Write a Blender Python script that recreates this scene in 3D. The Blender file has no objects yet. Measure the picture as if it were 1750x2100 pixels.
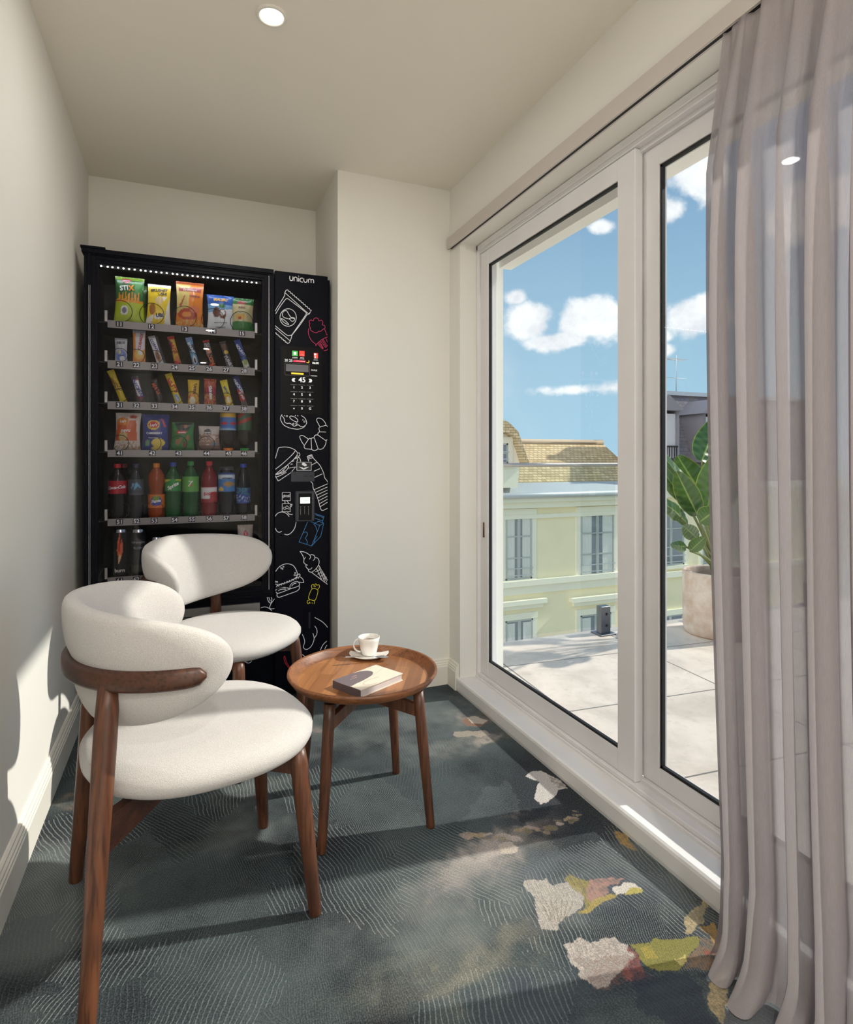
import bpy, math, random
import numpy as np
from mathutils import Vector, Matrix, noise
R = math.radians
random.seed(7)
# ------------------------------------------------------------------ camera, exposure, sun, sky
CAMH, F_PX, CX, HY = 1.1, 1216.0, 875.0, 941.0
YAW = math.atan(497 / F_PX)
sc = bpy.context.scene
col = sc.collection
cam_d = bpy.data.cameras.new('camera'); cam = bpy.data.objects.new('camera', cam_d); col.objects.link(cam)
cam.location = (0, 0, CAMH); cam.rotation_euler = (R(90), 0, -YAW)
cam_d.sensor_fit = 'VERTICAL'; cam_d.sensor_height = 24.0; cam_d.lens = 24.0 * F_PX / 2100
cam_d.shift_y = -(1050 - HY) / 2100; cam_d.clip_start = 0.02; cam_d.clip_end = 300
sc.camera = cam
sc.view_settings.view_transform = 'Standard'; sc.view_settings.look = 'None'; sc.view_settings.gamma = 1
sc.view_settings.use_curve_mapping = False; sc.view_settings.exposure = 0.0
sc.cycles.max_bounces = 8; sc.cycles.diffuse_bounces = 5; sc.cycles.transparent_max_bounces = 24
sc.cycles.sample_clamp_indirect = 6.0
sc.cycles.use_denoising = True; sc.cycles.adaptive_threshold = 0.03

SUN_E, SKY_E, LAMP_W, REAR_FILL_W = 4.4, 1.12, 5.5, 25.0
SUN_DIR = Vector((-1.0, 0.12, -0.80)).normalized()
sun_d = bpy.data.lights.new('sun', 'SUN'); sun = bpy.data.objects.new('sun', sun_d); col.objects.link(sun)
sun_d.energy = SUN_E; sun_d.angle = R(1.3); sun_d.color = (1.0, 0.95, 0.87)
sun.rotation_euler = SUN_DIR.to_track_quat('-Z', 'Y').to_euler()

def lin(c):
    c = c / 255.0
    return c / 12.92 if c <= 0.04045 else ((c + 0.055) / 1.055) ** 2.4
def rgb(r, g, b): return (lin(r), lin(g), lin(b), 1.0)

def px_dir(px, py):
    u = (px - CX) / F_PX; v = (HY - py) / F_PX
    s, c = math.sin(YAW), math.cos(YAW)
    return Vector((s + c * u, c - s * u, v))
def P(px, py, Y):
    d = px_dir(px, py); t = Y / d.y
    return Vector((d.x * t, Y, CAMH + d.z * t))
def PF(px, py, Z=0.0):
    d = px_dir(px, py); t = (Z - CAMH) / d.z
    return Vector((d.x * t, d.y * t, Z))

class N:
    """small node-graph helper"""
    def __init__(s, tree): s.t = tree; s.l = tree.links
    def n(s, kind, **kw):
        nd = s.t.nodes.new(kind)
        for k, v in kw.items():
            if k == 'ins':
                for i, x in v.items():
                    if hasattr(x, 'is_output') or isinstance(x, bpy.types.NodeSocket): s.l.new(x, nd.inputs[i])
                    else: nd.inputs[i].default_value = x
            else: setattr(nd, k, v)
        return nd
    def m(s, op, a, b=None, c=None):
        ins = {0: a}
        if b is not None: ins[1] = b
        if c is not None: ins[2] = c
        return s.n('ShaderNodeMath', operation=op, ins=ins).outputs[0]
    def vm(s, op, a, b=None):
        ins = {0: a}
        if b is not None: ins[1] = b
        return s.n('ShaderNodeVectorMath', operation=op, ins=ins).outputs[0]
    def mix(s, f, a, b):
        nd = s.n('ShaderNodeMix', data_type='RGBA', ins={0: f, 6: a, 7: b}); return nd.outputs[2]
    def ramp(s, f, lo, hi):
        nd = s.n('ShaderNodeMapRange', interpolation_type='SMOOTHSTEP', ins={0: f, 1: lo, 2: hi}); return nd.outputs[0]
    def noise(s, v, scale, detail=4, rough=0.5, dist=0.0):
        nd = s.n('ShaderNodeTexNoise', ins={'Vector': v, 'Scale': scale, 'Detail': detail, 'Roughness': rough, 'Distortion': dist}); return nd

# sky: blue gradient with cumulus placed by compass direction and height
W = bpy.data.worlds.new('sky'); sc.world = W; W.use_nodes = True
W.node_tree.nodes.clear(); w = N(W.node_tree)
wdir = w.vm('NORMALIZE', w.n('ShaderNodeTexCoord').outputs['Generated'])
wx = w.n('ShaderNodeSeparateXYZ', ins={0: wdir})
az = w.m('ARCTAN2', wx.outputs[0], wx.outputs[1]); el = w.m('ARCSINE', wx.outputs[2])
wn = w.noise(wdir, 13.0, 9, 0.6)
wn2 = w.noise(wdir, 2.6, 5, 0.55)
wsep = w.n('ShaderNodeSeparateColor', ins={0: wn.outputs['Color']})
clouds = None
def blob(px, py, rpx, rpy, amt=1.0):
    global clouds
    d = px_dir(px, py).normalized()
    a0 = math.atan2(d.x, d.y); e0 = math.asin(d.z)
    d2 = px_dir(px + rpx, py).normalized(); d3 = px_dir(px, py - rpy).normalized()
    ra = abs(math.atan2(d2.x, d2.y) - a0) ; re = abs(math.asin(d3.z) - e0)
    q = w.m('ADD', w.m('POWER', w.m('DIVIDE', w.m('SUBTRACT', az, a0), ra), 2.0), w.m('POWER', w.m('DIVIDE', w.m('SUBTRACT', el, e0), re), 2.0))
    g = w.m('MULTIPLY', w.m('EXPONENT', w.m('MULTIPLY', q, -1.0)), amt)
    clouds = g if clouds is None else w.m('MAXIMUM', clouds, g)
for b in ((1085, 655, 55, 42), (1215, 655, 75, 46), (1150, 700, 90, 22, .7), (1060, 612, 30, 18, .7), (1430, 645, 75, 40), (1320, 690, 60, 18, .8), (1450, 360, 60, 48), (1375, 430, 42, 28, .7),
          (1235, 465, 38, 22, .75), (1360, 720, 30, 16, .6), (1700, 420, 130, 70), (1950, 620, 160, 70), (1150, 800, 140, 14, .45)):
    blob(*b)
cn = w.m('ADD', clouds, w.m('MULTIPLY', w.m('SUBTRACT', wn.outputs['Fac'], 0.5), 1.5))
cmask = w.ramp(cn, 0.24, 0.60)
wisps = w.m('MULTIPLY', w.ramp(wn2.outputs['Fac'], 0.5, 0.85), 0.5)
# added unseen bright cloud behind the room, brightening the facades opposite
back = w.ramp(w.m('MULTIPLY', wx.outputs[0], -1.0), 0.0, 0.6)
cmask = w.m('MAXIMUM', w.m('MAXIMUM', cmask, wisps), back)
up = w.ramp(el, -0.02, 0.75)
blue = w.mix(up, rgb(166, 204, 226), rgb(92, 132, 180))
cshade = w.ramp(wsep.outputs[1], 0.25, 0.7)
white = w.mix(cshade, rgb(214, 220, 230), (1.05, 1.05, 1.05, 1))
skyc = w.mix(cmask, blue, white)
skyc = w.mix(w.ramp(el, -0.06, -0.01), rgb(170, 168, 160), skyc)
bright = w.m('ADD', 1.0, w.m('MULTIPLY', back, 0.9))
bg = w.n('ShaderNodeBackground', ins={0: skyc, 1: w.m('MULTIPLY', bright, SKY_E)})
w.l.new(bg.outputs[0], w.n('ShaderNodeOutputWorld').inputs[0])

# ------------------------------------------------------------------ helpers
def mat(name, color=(0.8, 0.8, 0.8, 1), rough=0.5, metal=0.0, spec=0.5, emit=None, estr=0.0, bump=None, var=None, coat=0.0, sheen=0.0, attr=None, trans=0.0, alpha=1.0):
    m = bpy.data.materials.new(name); m.use_nodes = True
    g = N(m.node_tree); p = m.node_tree.nodes['Principled BSDF']
    p.inputs['Base Color'].default_value = color; p.inputs['Roughness'].default_value = rough
    p.inputs['Metallic'].default_value = metal; p.inputs['Specular IOR Level'].default_value = spec
    p.inputs['Coat Weight'].default_value = coat; p.inputs['Sheen Weight'].default_value = sheen
    p.inputs['Transmission Weight'].default_value = trans; p.inputs['Alpha'].default_value = alpha
    if emit: p.inputs['Emission Color'].default_value = emit; p.inputs['Emission Strength'].default_value = estr
    oc = g.n('ShaderNodeTexCoord').outputs['Object']
    if var:
        sc_, amt, c2 = var
        nz = g.noise(oc, sc_, 5, 0.6)
        c = g.mix(g.m('MULTIPLY', g.ramp(nz.outputs['Fac'], 0.35, 0.7), amt), color, c2)
        g.l.new(c, p.inputs['Base Color'])
    if attr:
        a = g.n('ShaderNodeVertexColor', layer_name=attr); g.l.new(a.outputs[0], p.inputs['Base Color'])
    if bump:
        sc_, st, ds = bump
        nz = g.noise(oc, sc_, 4, 0.6)
        b = g.n('ShaderNodeBump', ins={'Strength': st, 'Distance': ds, 'Height': nz.outputs['Fac']})
        g.l.new(b.outputs[0], p.inputs['Normal'])
    return m

class MB:
    def __init__(s): s.v = []; s.f = []; s.mi = []; s.sm = []
    def add(s, vs, fs, mi=0, smooth=False):
        o = len(s.v); s.v += [tuple(v) for v in vs]
        for f in fs: s.f.append(tuple(i + o for i in f)); s.mi.append(mi); s.sm.append(smooth)
    def box(s, x0, x1, y0, y1, z0, z1, mi=0):
        s.add([(x, y, z) for z in (z0, z1) for y in (y0, y1) for x in (x0, x1)],
              [(0, 2, 3, 1), (4, 5, 7, 6), (0, 1, 5, 4), (2, 6, 7, 3), (0, 4, 6, 2), (1, 3, 7, 5)], mi)
    def rbox(s, x0, x1, y0, y1, z0, z1, b=0.003, mi=0):
        """box with chamfered edges"""
        b = min(b, (x1 - x0) / 2.01, (y1 - y0) / 2.01, (z1 - z0) / 2.01)
        X = ((x0, x0 + b), (x1, x1 - b)); Y = ((y0, y0 + b), (y1, y1 - b)); Z = ((z0, z0 + b), (z1, z1 - b))
        vs = []; idx = {}
        for i in (0, 1):
            for j in (0, 1):
                for k in (0, 1):
                    for a, q in enumerate(((X[i][0], Y[j][1], Z[k][1]), (X[i][1], Y[j][0], Z[k][1]), (X[i][1], Y[j][1], Z[k][0]))):
                        idx[i, j, k, a] = len(vs); vs.append(q)
        g = lambda *t: idx[t]
        fs = [(g(0,0,0,0), g(0,0,1,0), g(0,1,1,0), g(0,1,0,0)), (g(1,0,0,0), g(1,1,0,0), g(1,1,1,0), g(1,0,1,0)),
              (g(0,0,0,1), g(1,0,0,1), g(1,0,1,1), g(0,0,1,1)), (g(0,1,0,1), g(0,1,1,1), g(1,1,1,1), g(1,1,0,1)),
              (g(0,0,0,2), g(0,1,0,2), g(1,1,0,2), g(1,0,0,2)), (g(0,0,1,2), g(1,0,1,2), g(1,1,1,2), g(0,1,1,2))]
        for i in (0, 1):
            for j in (0, 1): fs.append((g(i,j,0,0), g(i,j,0,1), g(i,j,1,1), g(i,j,1,0)))
            for k in (0, 1): fs.append((g(i,0,k,0), g(i,0,k,2), g(i,1,k,2), g(i,1,k,0)))
        for j in (0, 1):
            for k in (0, 1): fs.append((g(0,j,k,1), g(0,j,k,2), g(1,j,k,2), g(1,j,k,1)))
        for i in (0, 1):
            for j in (0, 1):
                for k in (0, 1): fs.append((g(i,j,k,0), g(i,j,k,1), g(i,j,k,2)))
        s.add(vs, fs, mi)
    def tube(s, path, rad, n=12, mi=0, cap=True, flat=None):
        """round tube along a path; rad: number or list; flat=(ra,rb) elliptical with up hint z"""
        path = [Vector(p) for p in path]; m = len(path)
        rs = rad if isinstance(rad, (list, tuple)) else [rad] * m
        vs = []; prev = None
        for i, p in enumerate(path):
            t = (path[min(i + 1, m - 1)] - path[max(i - 1, 0)]).normalized()
            if prev is None:
                h = Vector((0, 0, 1)) if abs(t.z) < 0.9 else Vector((1, 0, 0))
                a = t.cross(h).normalized()
            else:
                a = (prev - t * prev.dot(t)).normalized()
            prev = a; b = t.cross(a)
            for k in range(n):
                an = 2 * math.pi * k / n
                ra = rs[i] if not flat else flat[0] * rs[i]; rb = rs[i] if not flat else flat[1] * rs[i]
                vs.append(p + a * math.cos(an) * ra + b * math.sin(an) * rb)
        fs = [(i * n + k, i * n + (k + 1) % n, (i + 1) * n + (k + 1) % n, (i + 1) * n + k) for i in range(m - 1) for k in range(n)]
        s.add(vs, fs, mi, True)
        if cap:
            s.add([vs[k] for k in range(n)], [tuple(range(n))[::-1]], mi); s.add([vs[(m - 1) * n + k] for k in range(n)], [tuple(range(n))], mi)
    def lathe(s, prof, c=(0, 0, 0), n=32, mi=0, smooth=True, fn=None, arc=None):
        c = Vector(c); vs = []; a0, a1 = arc or (0, 2 * math.pi); closed = arc is None
        m = n if closed else n + 1
        for (r, z) in prof:
            for k in range(m):
                a = a0 + (a1 - a0) * k / n
                rr = r * (fn(a) if fn else 1)
                vs.append(c + Vector((rr * math.cos(a), rr * math.sin(a), z)))
        fs = []
        for i in range(len(prof) - 1):
            for k in range(n):
                k2 = (k + 1) % m
                fs.append((i * m + k, i * m + k2, (i + 1) * m + k2, (i + 1) * m + k))
        s.add(vs, fs, mi, smooth)
    def build(s, name, mats, parent=None, world=True, fix=True):
        me = bpy.data.meshes.new(name)
        off = wloc(parent) if (parent and world) else Vector((0, 0, 0))
        me.from_pydata([(v[0] - off[0], v[1] - off[1], v[2] - off[2]) for v in s.v], [], s.f)
        for m in (mats if isinstance(mats, (list, tuple)) else [mats]): me.materials.append(m)
        me.polygons.foreach_set('material_index', s.mi); me.polygons.foreach_set('use_smooth', s.sm)
        me.update()
        if fix:
            import bmesh
            b = bmesh.new(); b.from_mesh(me); bmesh.ops.remove_doubles(b, verts=b.verts, dist=1e-6)
            bmesh.ops.recalc_face_normals(b, faces=b.faces); b.to_mesh(me); b.free()
        o = bpy.data.objects.new(name, me); col.objects.link(o)
        if parent: o.parent = parent
        return o
def wloc(o):
    v = Vector((0, 0, 0))
    while o: v = v + o.location; o = o.parent
    return v
def tag(o, label=None, cat=None, group=None, kind=None):
    if label: o['label'] = label
    if cat: o['category'] = cat
    if group: o['group'] = group
    if kind: o['kind'] = kind
    return o
def empty(name, loc=(0, 0, 0), label=None, cat=None, group=None, kind=None, rz=0):
    o = bpy.data.objects.new(name, None); o.empty_display_size = 0.05; col.objects.link(o)
    o.location = loc; o.rotation_euler = (0, 0, rz); return tag(o, label, cat, group, kind)
def struct(name, mb, m, parent=None):
    o = mb.build(name, m, parent)
    if not parent: o['kind'] = 'structure'
    return o
def copy_tree(o, parent=None):
    c = o.copy(); col.objects.link(c)
    if parent: c.parent = parent
    for ch in [x for x in bpy.data.objects if x.parent == o]: copy_tree(ch, c)
    return c
def catmull(pts, closed=False, k=6):
    n = len(pts); out = []
    if n < 3: return list(pts)
    rng = range(n) if closed else range(n - 1)
    for i in rng:
        p = [pts[(i + j) % n] if closed else pts[min(max(i + j, 0), n - 1)] for j in (-1, 0, 1, 2)]
        for q in range(k):
            t = q / k
            out.append(tuple(0.5 * (2 * p[1][d] + (p[2][d] - p[0][d]) * t + (2 * p[0][d] - 5 * p[1][d] + 4 * p[2][d] - p[3][d]) * t * t + (3 * p[1][d] - p[0][d] - 3 * p[2][d] + p[3][d]) * t ** 3) for d in range(len(pts[0]))))
    if not closed: out.append(tuple(pts[-1]))
    return out
_tc = {}
def text_geo(s, bold=0.0, shear=0.0):
    """flat lettering: verts (x,y) centred, cap height 1, and faces"""
    key = (s, bold, shear)
    if key not in _tc:
        cu = bpy.data.curves.new('lettering', 'FONT'); cu.body = s; cu.align_x = 'CENTER'; cu.size = 1.0; cu.offset = bold; cu.resolution_u = 3; cu.shear = shear
        o = bpy.data.objects.new('lettering', cu); col.objects.link(o)
        dg = bpy.context.evaluated_depsgraph_get(); dg.update()
        me = bpy.data.meshes.new_from_object(o.evaluated_get(dg))
        vs = [(v.co.x, v.co.y) for v in me.vertices]; fs = [tuple(p.vertices) for p in me.polygons]
        bpy.data.objects.remove(o); bpy.data.curves.remove(cu); bpy.data.meshes.remove(me)
        if vs:
            xs = [v[0] for v in vs]; cx = (min(xs) + max(xs)) / 2
            vs = [((v[0] - cx) / 0.70, v[1] / 0.70 - 0.5) for v in vs]
        _tc[key] = (vs, fs)
    return _tc[key]
def text_w(s, bold=0.0, shear=0.0):
    vs, _ = text_geo(s, bold, shear); xs = [v[0] for v in vs] or [0]; return max(xs) - min(xs)

# ------------------------------------------------------------------ materials
M = {}
M['wall'] = mat('wall_paint', rgb(229, 226, 219), 0.85, spec=0.2, bump=(60, 0.08, 0.002), var=(1.5, 0.15, rgb(220, 214, 202)))
M['ceiling'] = mat('ceiling_paint', rgb(228, 222, 210), 0.9, spec=0.2, bump=(60, 0.05, 0.002))
M['trim'] = mat('trim_paint', rgb(226, 221, 210), 0.55, bump=(35, 0.08, 0.002))
M['frame'] = mat('window_paint', rgb(226, 223, 223), 0.42, bump=(25, 0.06, 0.002), var=(6, 0.25, rgb(210, 205, 203)))
M['sill'] = mat('sill_paint', rgb(230, 228, 226), 0.4, bump=(20, 0.05, 0.002), var=(4, 0.25, rgb(212, 206, 197)))
M['gasket'] = mat('black_gasket', rgb(6, 6, 7), 0.6)
M['rail'] = mat('curtain_rail', rgb(196, 187, 180), 0.5)
M['ext'] = mat('outside_render', rgb(240, 238, 230), 0.8, bump=(80, 0.1, 0.003))
M['black'] = mat('black_lacquer', rgb(10, 11, 20), 0.35, spec=0.10)
M['black_in'] = mat('black_interior', rgb(20, 19, 22), 0.6)
M['chrome'] = mat('chrome', rgb(200, 200, 205), 0.22, metal=1.0)
M['steel'] = mat('brushed_steel', rgb(176, 172, 168), 0.36, metal=0.85, bump=(90, 0.05, 0.001))
M['railgrey'] = mat('grey_price_rail', rgb(150, 144, 140), 0.45, metal=0.2)
M['white_ink'] = mat('white_ink', rgb(236, 236, 240), 0.5)
M['pink_ink'] = mat('pink_ink', rgb(214, 50, 108), 0.5)
M['blue_ink'] = mat('blue_ink', rgb(60, 132, 196), 0.5)
M['yellow_ink'] = mat('yellow_ink', rgb(228, 214, 40), 0.5)
M['red_ink'] = mat('red_ink', rgb(200, 20, 50), 0.5)
M['tag'] = mat('tag_black', rgb(20, 18, 20), 0.4)
M['coil'] = mat('coil_wire', rgb(28, 28, 30), 0.3, metal=0.6)
M['led'] = mat('led_light', rgb(255, 255, 255), 0.4, emit=(1, 1, 1, 1), estr=14.0)
M['ceramic'] = mat('white_ceramic', rgb(240, 237, 230), 0.12, coat=0.5)
M['soil'] = mat('soil', rgb(70, 52, 40), 0.95, bump=(120, 0.6, 0.01))
M['dark_steel'] = mat('satin_steel', rgb(120, 122, 128), 0.3, metal=1.0)

def wood_mat(name, c1, c2, c3, axis=2, scale=1.0, rough=0.42):
    m = bpy.data.materials.new(name); m.use_nodes = True; g = N(m.node_tree); p = m.node_tree.nodes['Principled BSDF']
    tc = g.n('ShaderNodeTexCoord').outputs['Object']
    s = [28.0 * scale] * 3; s[axis] = 2.2 * scale
    v = g.n('ShaderNodeMapping', ins={0: tc, 3: s}).outputs[0]
    n1 = g.noise(v, 1.0, 6, 0.6, 0.6); s2 = [150.0] * 3; s2[axis] = 5.0
    n2 = g.noise(g.n('ShaderNodeMapping', ins={0: tc, 3: s2}).outputs[0], 1.0, 3, 0.5)
    n3 = g.noise(tc, 5.0, 3, 0.5)
    c = g.mix(g.ramp(n1.outputs['Fac'], 0.3, 0.7), c1, c2)
    c = g.mix(g.m('MULTIPLY', g.ramp(n2.outputs['Fac'], 0.46, 0.7), 0.65), c, c3)
    c = g.mix(g.m('MULTIPLY', g.ramp(n3.outputs['Fac'], 0.48, 0.72), 0.5), c, c3)
    g.l.new(c, p.inputs['Base Color']); p.inputs['Roughness'].default_value = rough; p.inputs['Coat Weight'].default_value = 0.05; p.inputs['Coat Roughness'].default_value = 0.35
    b = g.n('ShaderNodeBump', ins={'Strength': 0.12, 'Distance': 0.001, 'Height': n2.outputs['Fac']}); g.l.new(b.outputs[0], p.inputs['Normal'])
    return m
M['wood'] = wood_mat('walnut', rgb(108, 66, 42), rgb(78, 45, 29), rgb(38, 22, 15))
M['wood_h'] = wood_mat('walnut_band', rgb(88, 52, 35), rgb(66, 38, 26), rgb(36, 21, 15), axis=1)
M['wood_rim'] = wood_mat('walnut_rim', rgb(150, 96, 58), rgb(118, 72, 42), rgb(82, 48, 28), axis=0, scale=0.6)

def tray_mat():
    m = bpy.data.materials.new('tray_staves'); m.use_nodes = True; g = N(m.node_tree); p = m.node_tree.nodes['Principled BSDF']
    tc = g.n('ShaderNodeTexCoord').outputs['Object']
    rot = g.n('ShaderNodeMapping', ins={0: tc, 2: (0, 0, R(118))}).outputs[0]
    br = g.n('ShaderNodeTexBrick', offset=0.37, ins={0: rot, 1: (0.1, 0.1, 0.1, 1), 2: (0.9, 0.9, 0.9, 1), 3: (0.4, 0.4, 0.4, 1), 4: 1.0, 5: 0.0006, 7: 0.0, 8: 0.26, 9: 0.046})
    n1 = g.noise(g.n('ShaderNodeMapping', ins={0: rot, 3: (4, 60, 60)}).outputs[0], 1.0, 5, 0.6, 0.5)
    sep = g.n('ShaderNodeSeparateColor', ins={0: br.outputs[0]}).outputs[0]
    c = g.mix(sep, rgb(112, 68, 40), rgb(178, 122, 76))
    c = g.mix(g.m('MULTIPLY', g.ramp(n1.outputs['Fac'], 0.4, 0.75), 0.5), c, rgb(92, 54, 32))
    g.l.new(c, p.inputs['Base Color']); p.inputs['Roughness'].default_value = 0.38; p.inputs['Coat Weight'].default_value = 0.2
    return m
M['tray'] = tray_mat()

def fabric_mat():
    m = bpy.data.materials.new('boucle_fabric'); m.use_nodes = True; g = N(m.node_tree); p = m.node_tree.nodes['Principled BSDF']
    tc = g.n('ShaderNodeTexCoord').outputs['Object']
    n = g.noise(tc, 620.0, 2, 0.6); n2 = g.noise(tc, 900.0, 1, 0.5)
    h = g.m('ADD', n.outputs['Fac'], g.m('MULTIPLY', n2.outputs['Fac'], 0.6))
    c = g.mix(g.ramp(h, 0.5, 1.1), rgb(184, 178, 174), rgb(209, 204, 200))
    g.l.new(c, p.inputs['Base Color']); p.inputs['Roughness'].default_value = 0.9; p.inputs['Sheen Weight'].default_value = 0.2; p.inputs['Specular IOR Level'].default_value = 0.15
    bp = g.n('ShaderNodeBump', ins={'Strength': 0.8, 'Distance': 0.0016, 'Height': h}); g.l.new(bp.outputs[0], p.inputs['Normal'])
    return m
M['fabric'] = fabric_mat()

def glass_mat(name, tint=(1, 1, 1, 1), refl=1.0):
    m = bpy.data.materials.new(name); m.use_nodes = True; nt = m.node_tree; nt.nodes.clear(); g = N(nt)
    fr = g.m('MULTIPLY', g.n('ShaderNodeFresnel', ins={0: 1.45}).outputs[0], g.m('SUBTRACT', 1.0, g.n('ShaderNodeNewGeometry').outputs['Backfacing']))
    t = g.n('ShaderNodeBsdfTransparent', ins={0: tint}); gl = g.n('ShaderNodeBsdfGlossy', ins={0: (1, 1, 1, 1), 1: 0.0})
    mx = g.n('ShaderNodeMixShader', ins={0: g.m('MULTIPLY', fr, refl)})
    g.l.new(t.outputs[0], mx.inputs[1]); g.l.new(gl.outputs[0], mx.inputs[2])
    g.l.new(mx.outputs[0], g.n('ShaderNodeOutputMaterial').inputs[0]); return m
M['glass'] = glass_mat('window_glass', (0.97, 0.985, 0.98, 1), 0.8)
M['glass_rail'] = glass_mat('balustrade_glass', (0.93, 0.97, 0.95, 1), 0.9)
M['glass_machine'] = glass_mat('machine_glass', (0.84, 0.84, 0.86, 1), 0.35)

def curtain_mat():
    m = bpy.data.materials.new('sheer_voile'); m.use_nodes = True; nt = m.node_tree; nt.nodes.clear(); g = N(nt)
    tc = g.n('ShaderNodeTexCoord').outputs['Object']
    n = g.noise(g.n('ShaderNodeMapping', ins={0: tc, 3: (900, 900, 40)}).outputs[0], 1.0, 2, 0.5)
    c = g.mix(n.outputs['Fac'], rgb(160, 151, 152), rgb(182, 174, 175))
    d = g.n('ShaderNodeBsdfDiffuse', ins={0: c}); tl = g.n('ShaderNodeBsdfTranslucent', ins={0: c}); t = g.n('ShaderNodeBsdfTransparent', ins={0: (1, 0.99, 0.98, 1)})
    m1 = g.n('ShaderNodeMixShader', ins={0: 0.42}); g.l.new(d.outputs[0], m1.inputs[1]); g.l.new(tl.outputs[0], m1.inputs[2])
    lw = g.n('ShaderNodeLayerWeight', ins={0: 0.4}).outputs['Facing']
    f = g.m('MULTIPLY', g.m('SUBTRACT', 1.0, lw), 0.17)
    m2 = g.n('ShaderNodeMixShader', ins={0: f}); g.l.new(m1.outputs[0], m2.inputs[1]); g.l.new(t.outputs[0], m2.inputs[2])
    g.l.new(m2.outputs[0], g.n('ShaderNodeOutputMaterial').inputs[0]); return m
M['curtain'] = curtain_mat()

def carpet_mat():
    m = bpy.data.materials.new('carpet'); m.use_nodes = True; g = N(m.node_tree); p = m.node_tree.nodes['Principled BSDF']
    tc = g.n('ShaderNodeTexCoord').outputs['Object']
    nz = g.noise(tc, 3.0, 3, 0.5)
    dv = g.vm('SCALE', g.vm('SUBTRACT', nz.outputs['Color'], (0.5, 0.5, 0.5)), None); dv.node.inputs[3].default_value = 0.35
    nzb = g.noise(tc, 11.0, 3, 0.6)
    dv2 = g.vm('SCALE', g.vm('SUBTRACT', nzb.outputs['Color'], (0.5, 0.5, 0.5)), None); dv2.node.inputs[3].default_value = 0.16
    pos = g.vm('ADD', g.vm('ADD', tc, dv), dv2)
    vor = g.n('ShaderNodeTexVoronoi', voronoi_dimensions='2D', ins={'Vector': pos, 'Scale': 4.2})
    vs = g.n('ShaderNodeSeparateColor', ins={0: vor.outputs['Color']})
    ang = g.m('ADD', g.m('MULTIPLY', g.m('SUBTRACT', vs.outputs[0], 0.5), 1.1), 0.10)
    frq = g.m('ADD', 125.0, g.m('MULTIPLY', g.ramp(vs.outputs[1], 0.35, 0.75), 150.0))
    wob = g.noise(tc, 22.0, 2, 0.5)
    xyz = g.n('ShaderNodeSeparateXYZ', ins={0: tc})
    wv = g.m('MULTIPLY', g.m('SUBTRACT', wob.outputs['Fac'], 0.5), 0.010)
    big = g.m('MULTIPLY', g.m('SUBTRACT', nz.outputs['Fac'], 0.5), 0.07)
    along = g.m('ADD', g.m('ADD', g.m('MULTIPLY', xyz.outputs[0], g.m('COSINE', ang)), g.m('MULTIPLY', xyz.outputs[1], g.m('SINE', ang))), g.m('ADD', wv, big))
    ph = g.m('MULTIPLY', along, g.m('MULTIPLY', frq, 4.6))
    line = g.ramp(g.m('SINE', ph), 0.5, 0.97)
    fine = g.noise(g.n('ShaderNodeMapping', ins={0: tc, 3: (1, 1, 1)}).outputs[0], 260.0, 2, 0.7)
    dots = g.ramp(fine.outputs['Fac'], 0.42, 0.62)
    pn = g.noise(tc, 2.2, 4, 0.55); pn2 = g.noise(g.vm('ADD', tc, (7.3, 2.1, 0)), 1.7, 4, 0.6)
    base = g.mix(g.ramp(pn.outputs['Fac'], 0.36, 0.62), rgb(22, 28, 36), rgb(60, 71, 73))
    base = g.mix(g.m('MULTIPLY', g.ramp(pn2.outputs['Fac'], 0.5, 0.66), 0.8), base, rgb(98, 104, 104))
    lc = g.mix(g.ramp(pn2.outputs['Fac'], 0.35, 0.65), rgb(116, 124, 124), rgb(146, 148, 142))
    lstr = g.m('MULTIPLY', g.m('MULTIPLY', line, g.m('ADD', 0.16, g.m('MULTIPLY', g.ramp(vs.outputs[2], 0.38, 0.66), 0.74))), g.m('ADD', 0.45, g.m('MULTIPLY', dots, 0.55)))
    c = g.mix(lstr, base, lc)
    c = g.mix(g.m('MULTIPLY', dots, 0.13), c, rgb(150, 152, 148))
    at = g.n('ShaderNodeVertexColor', layer_name='motif_shade')
    c = g.mix(g.m('MULTIPLY', at.outputs[1], g.m('ADD', 0.62, g.m('MULTIPLY', dots, 0.38))), c, at.outputs[0])
    g.l.new(c, p.inputs['Base Color']); p.inputs['Roughness'].default_value = 0.85; p.inputs['Specular IOR Level'].default_value = 0.25
    hgt = g.m('ADD', g.m('MULTIPLY', line, 0.5), fine.outputs['Fac'])
    bp = g.n('ShaderNodeBump', ins={'Strength': 0.6, 'Distance': 0.002, 'Height': hgt}); g.l.new(bp.outputs[0], p.inputs['Normal'])
    return m
M['carpet'] = carpet_mat()

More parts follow.
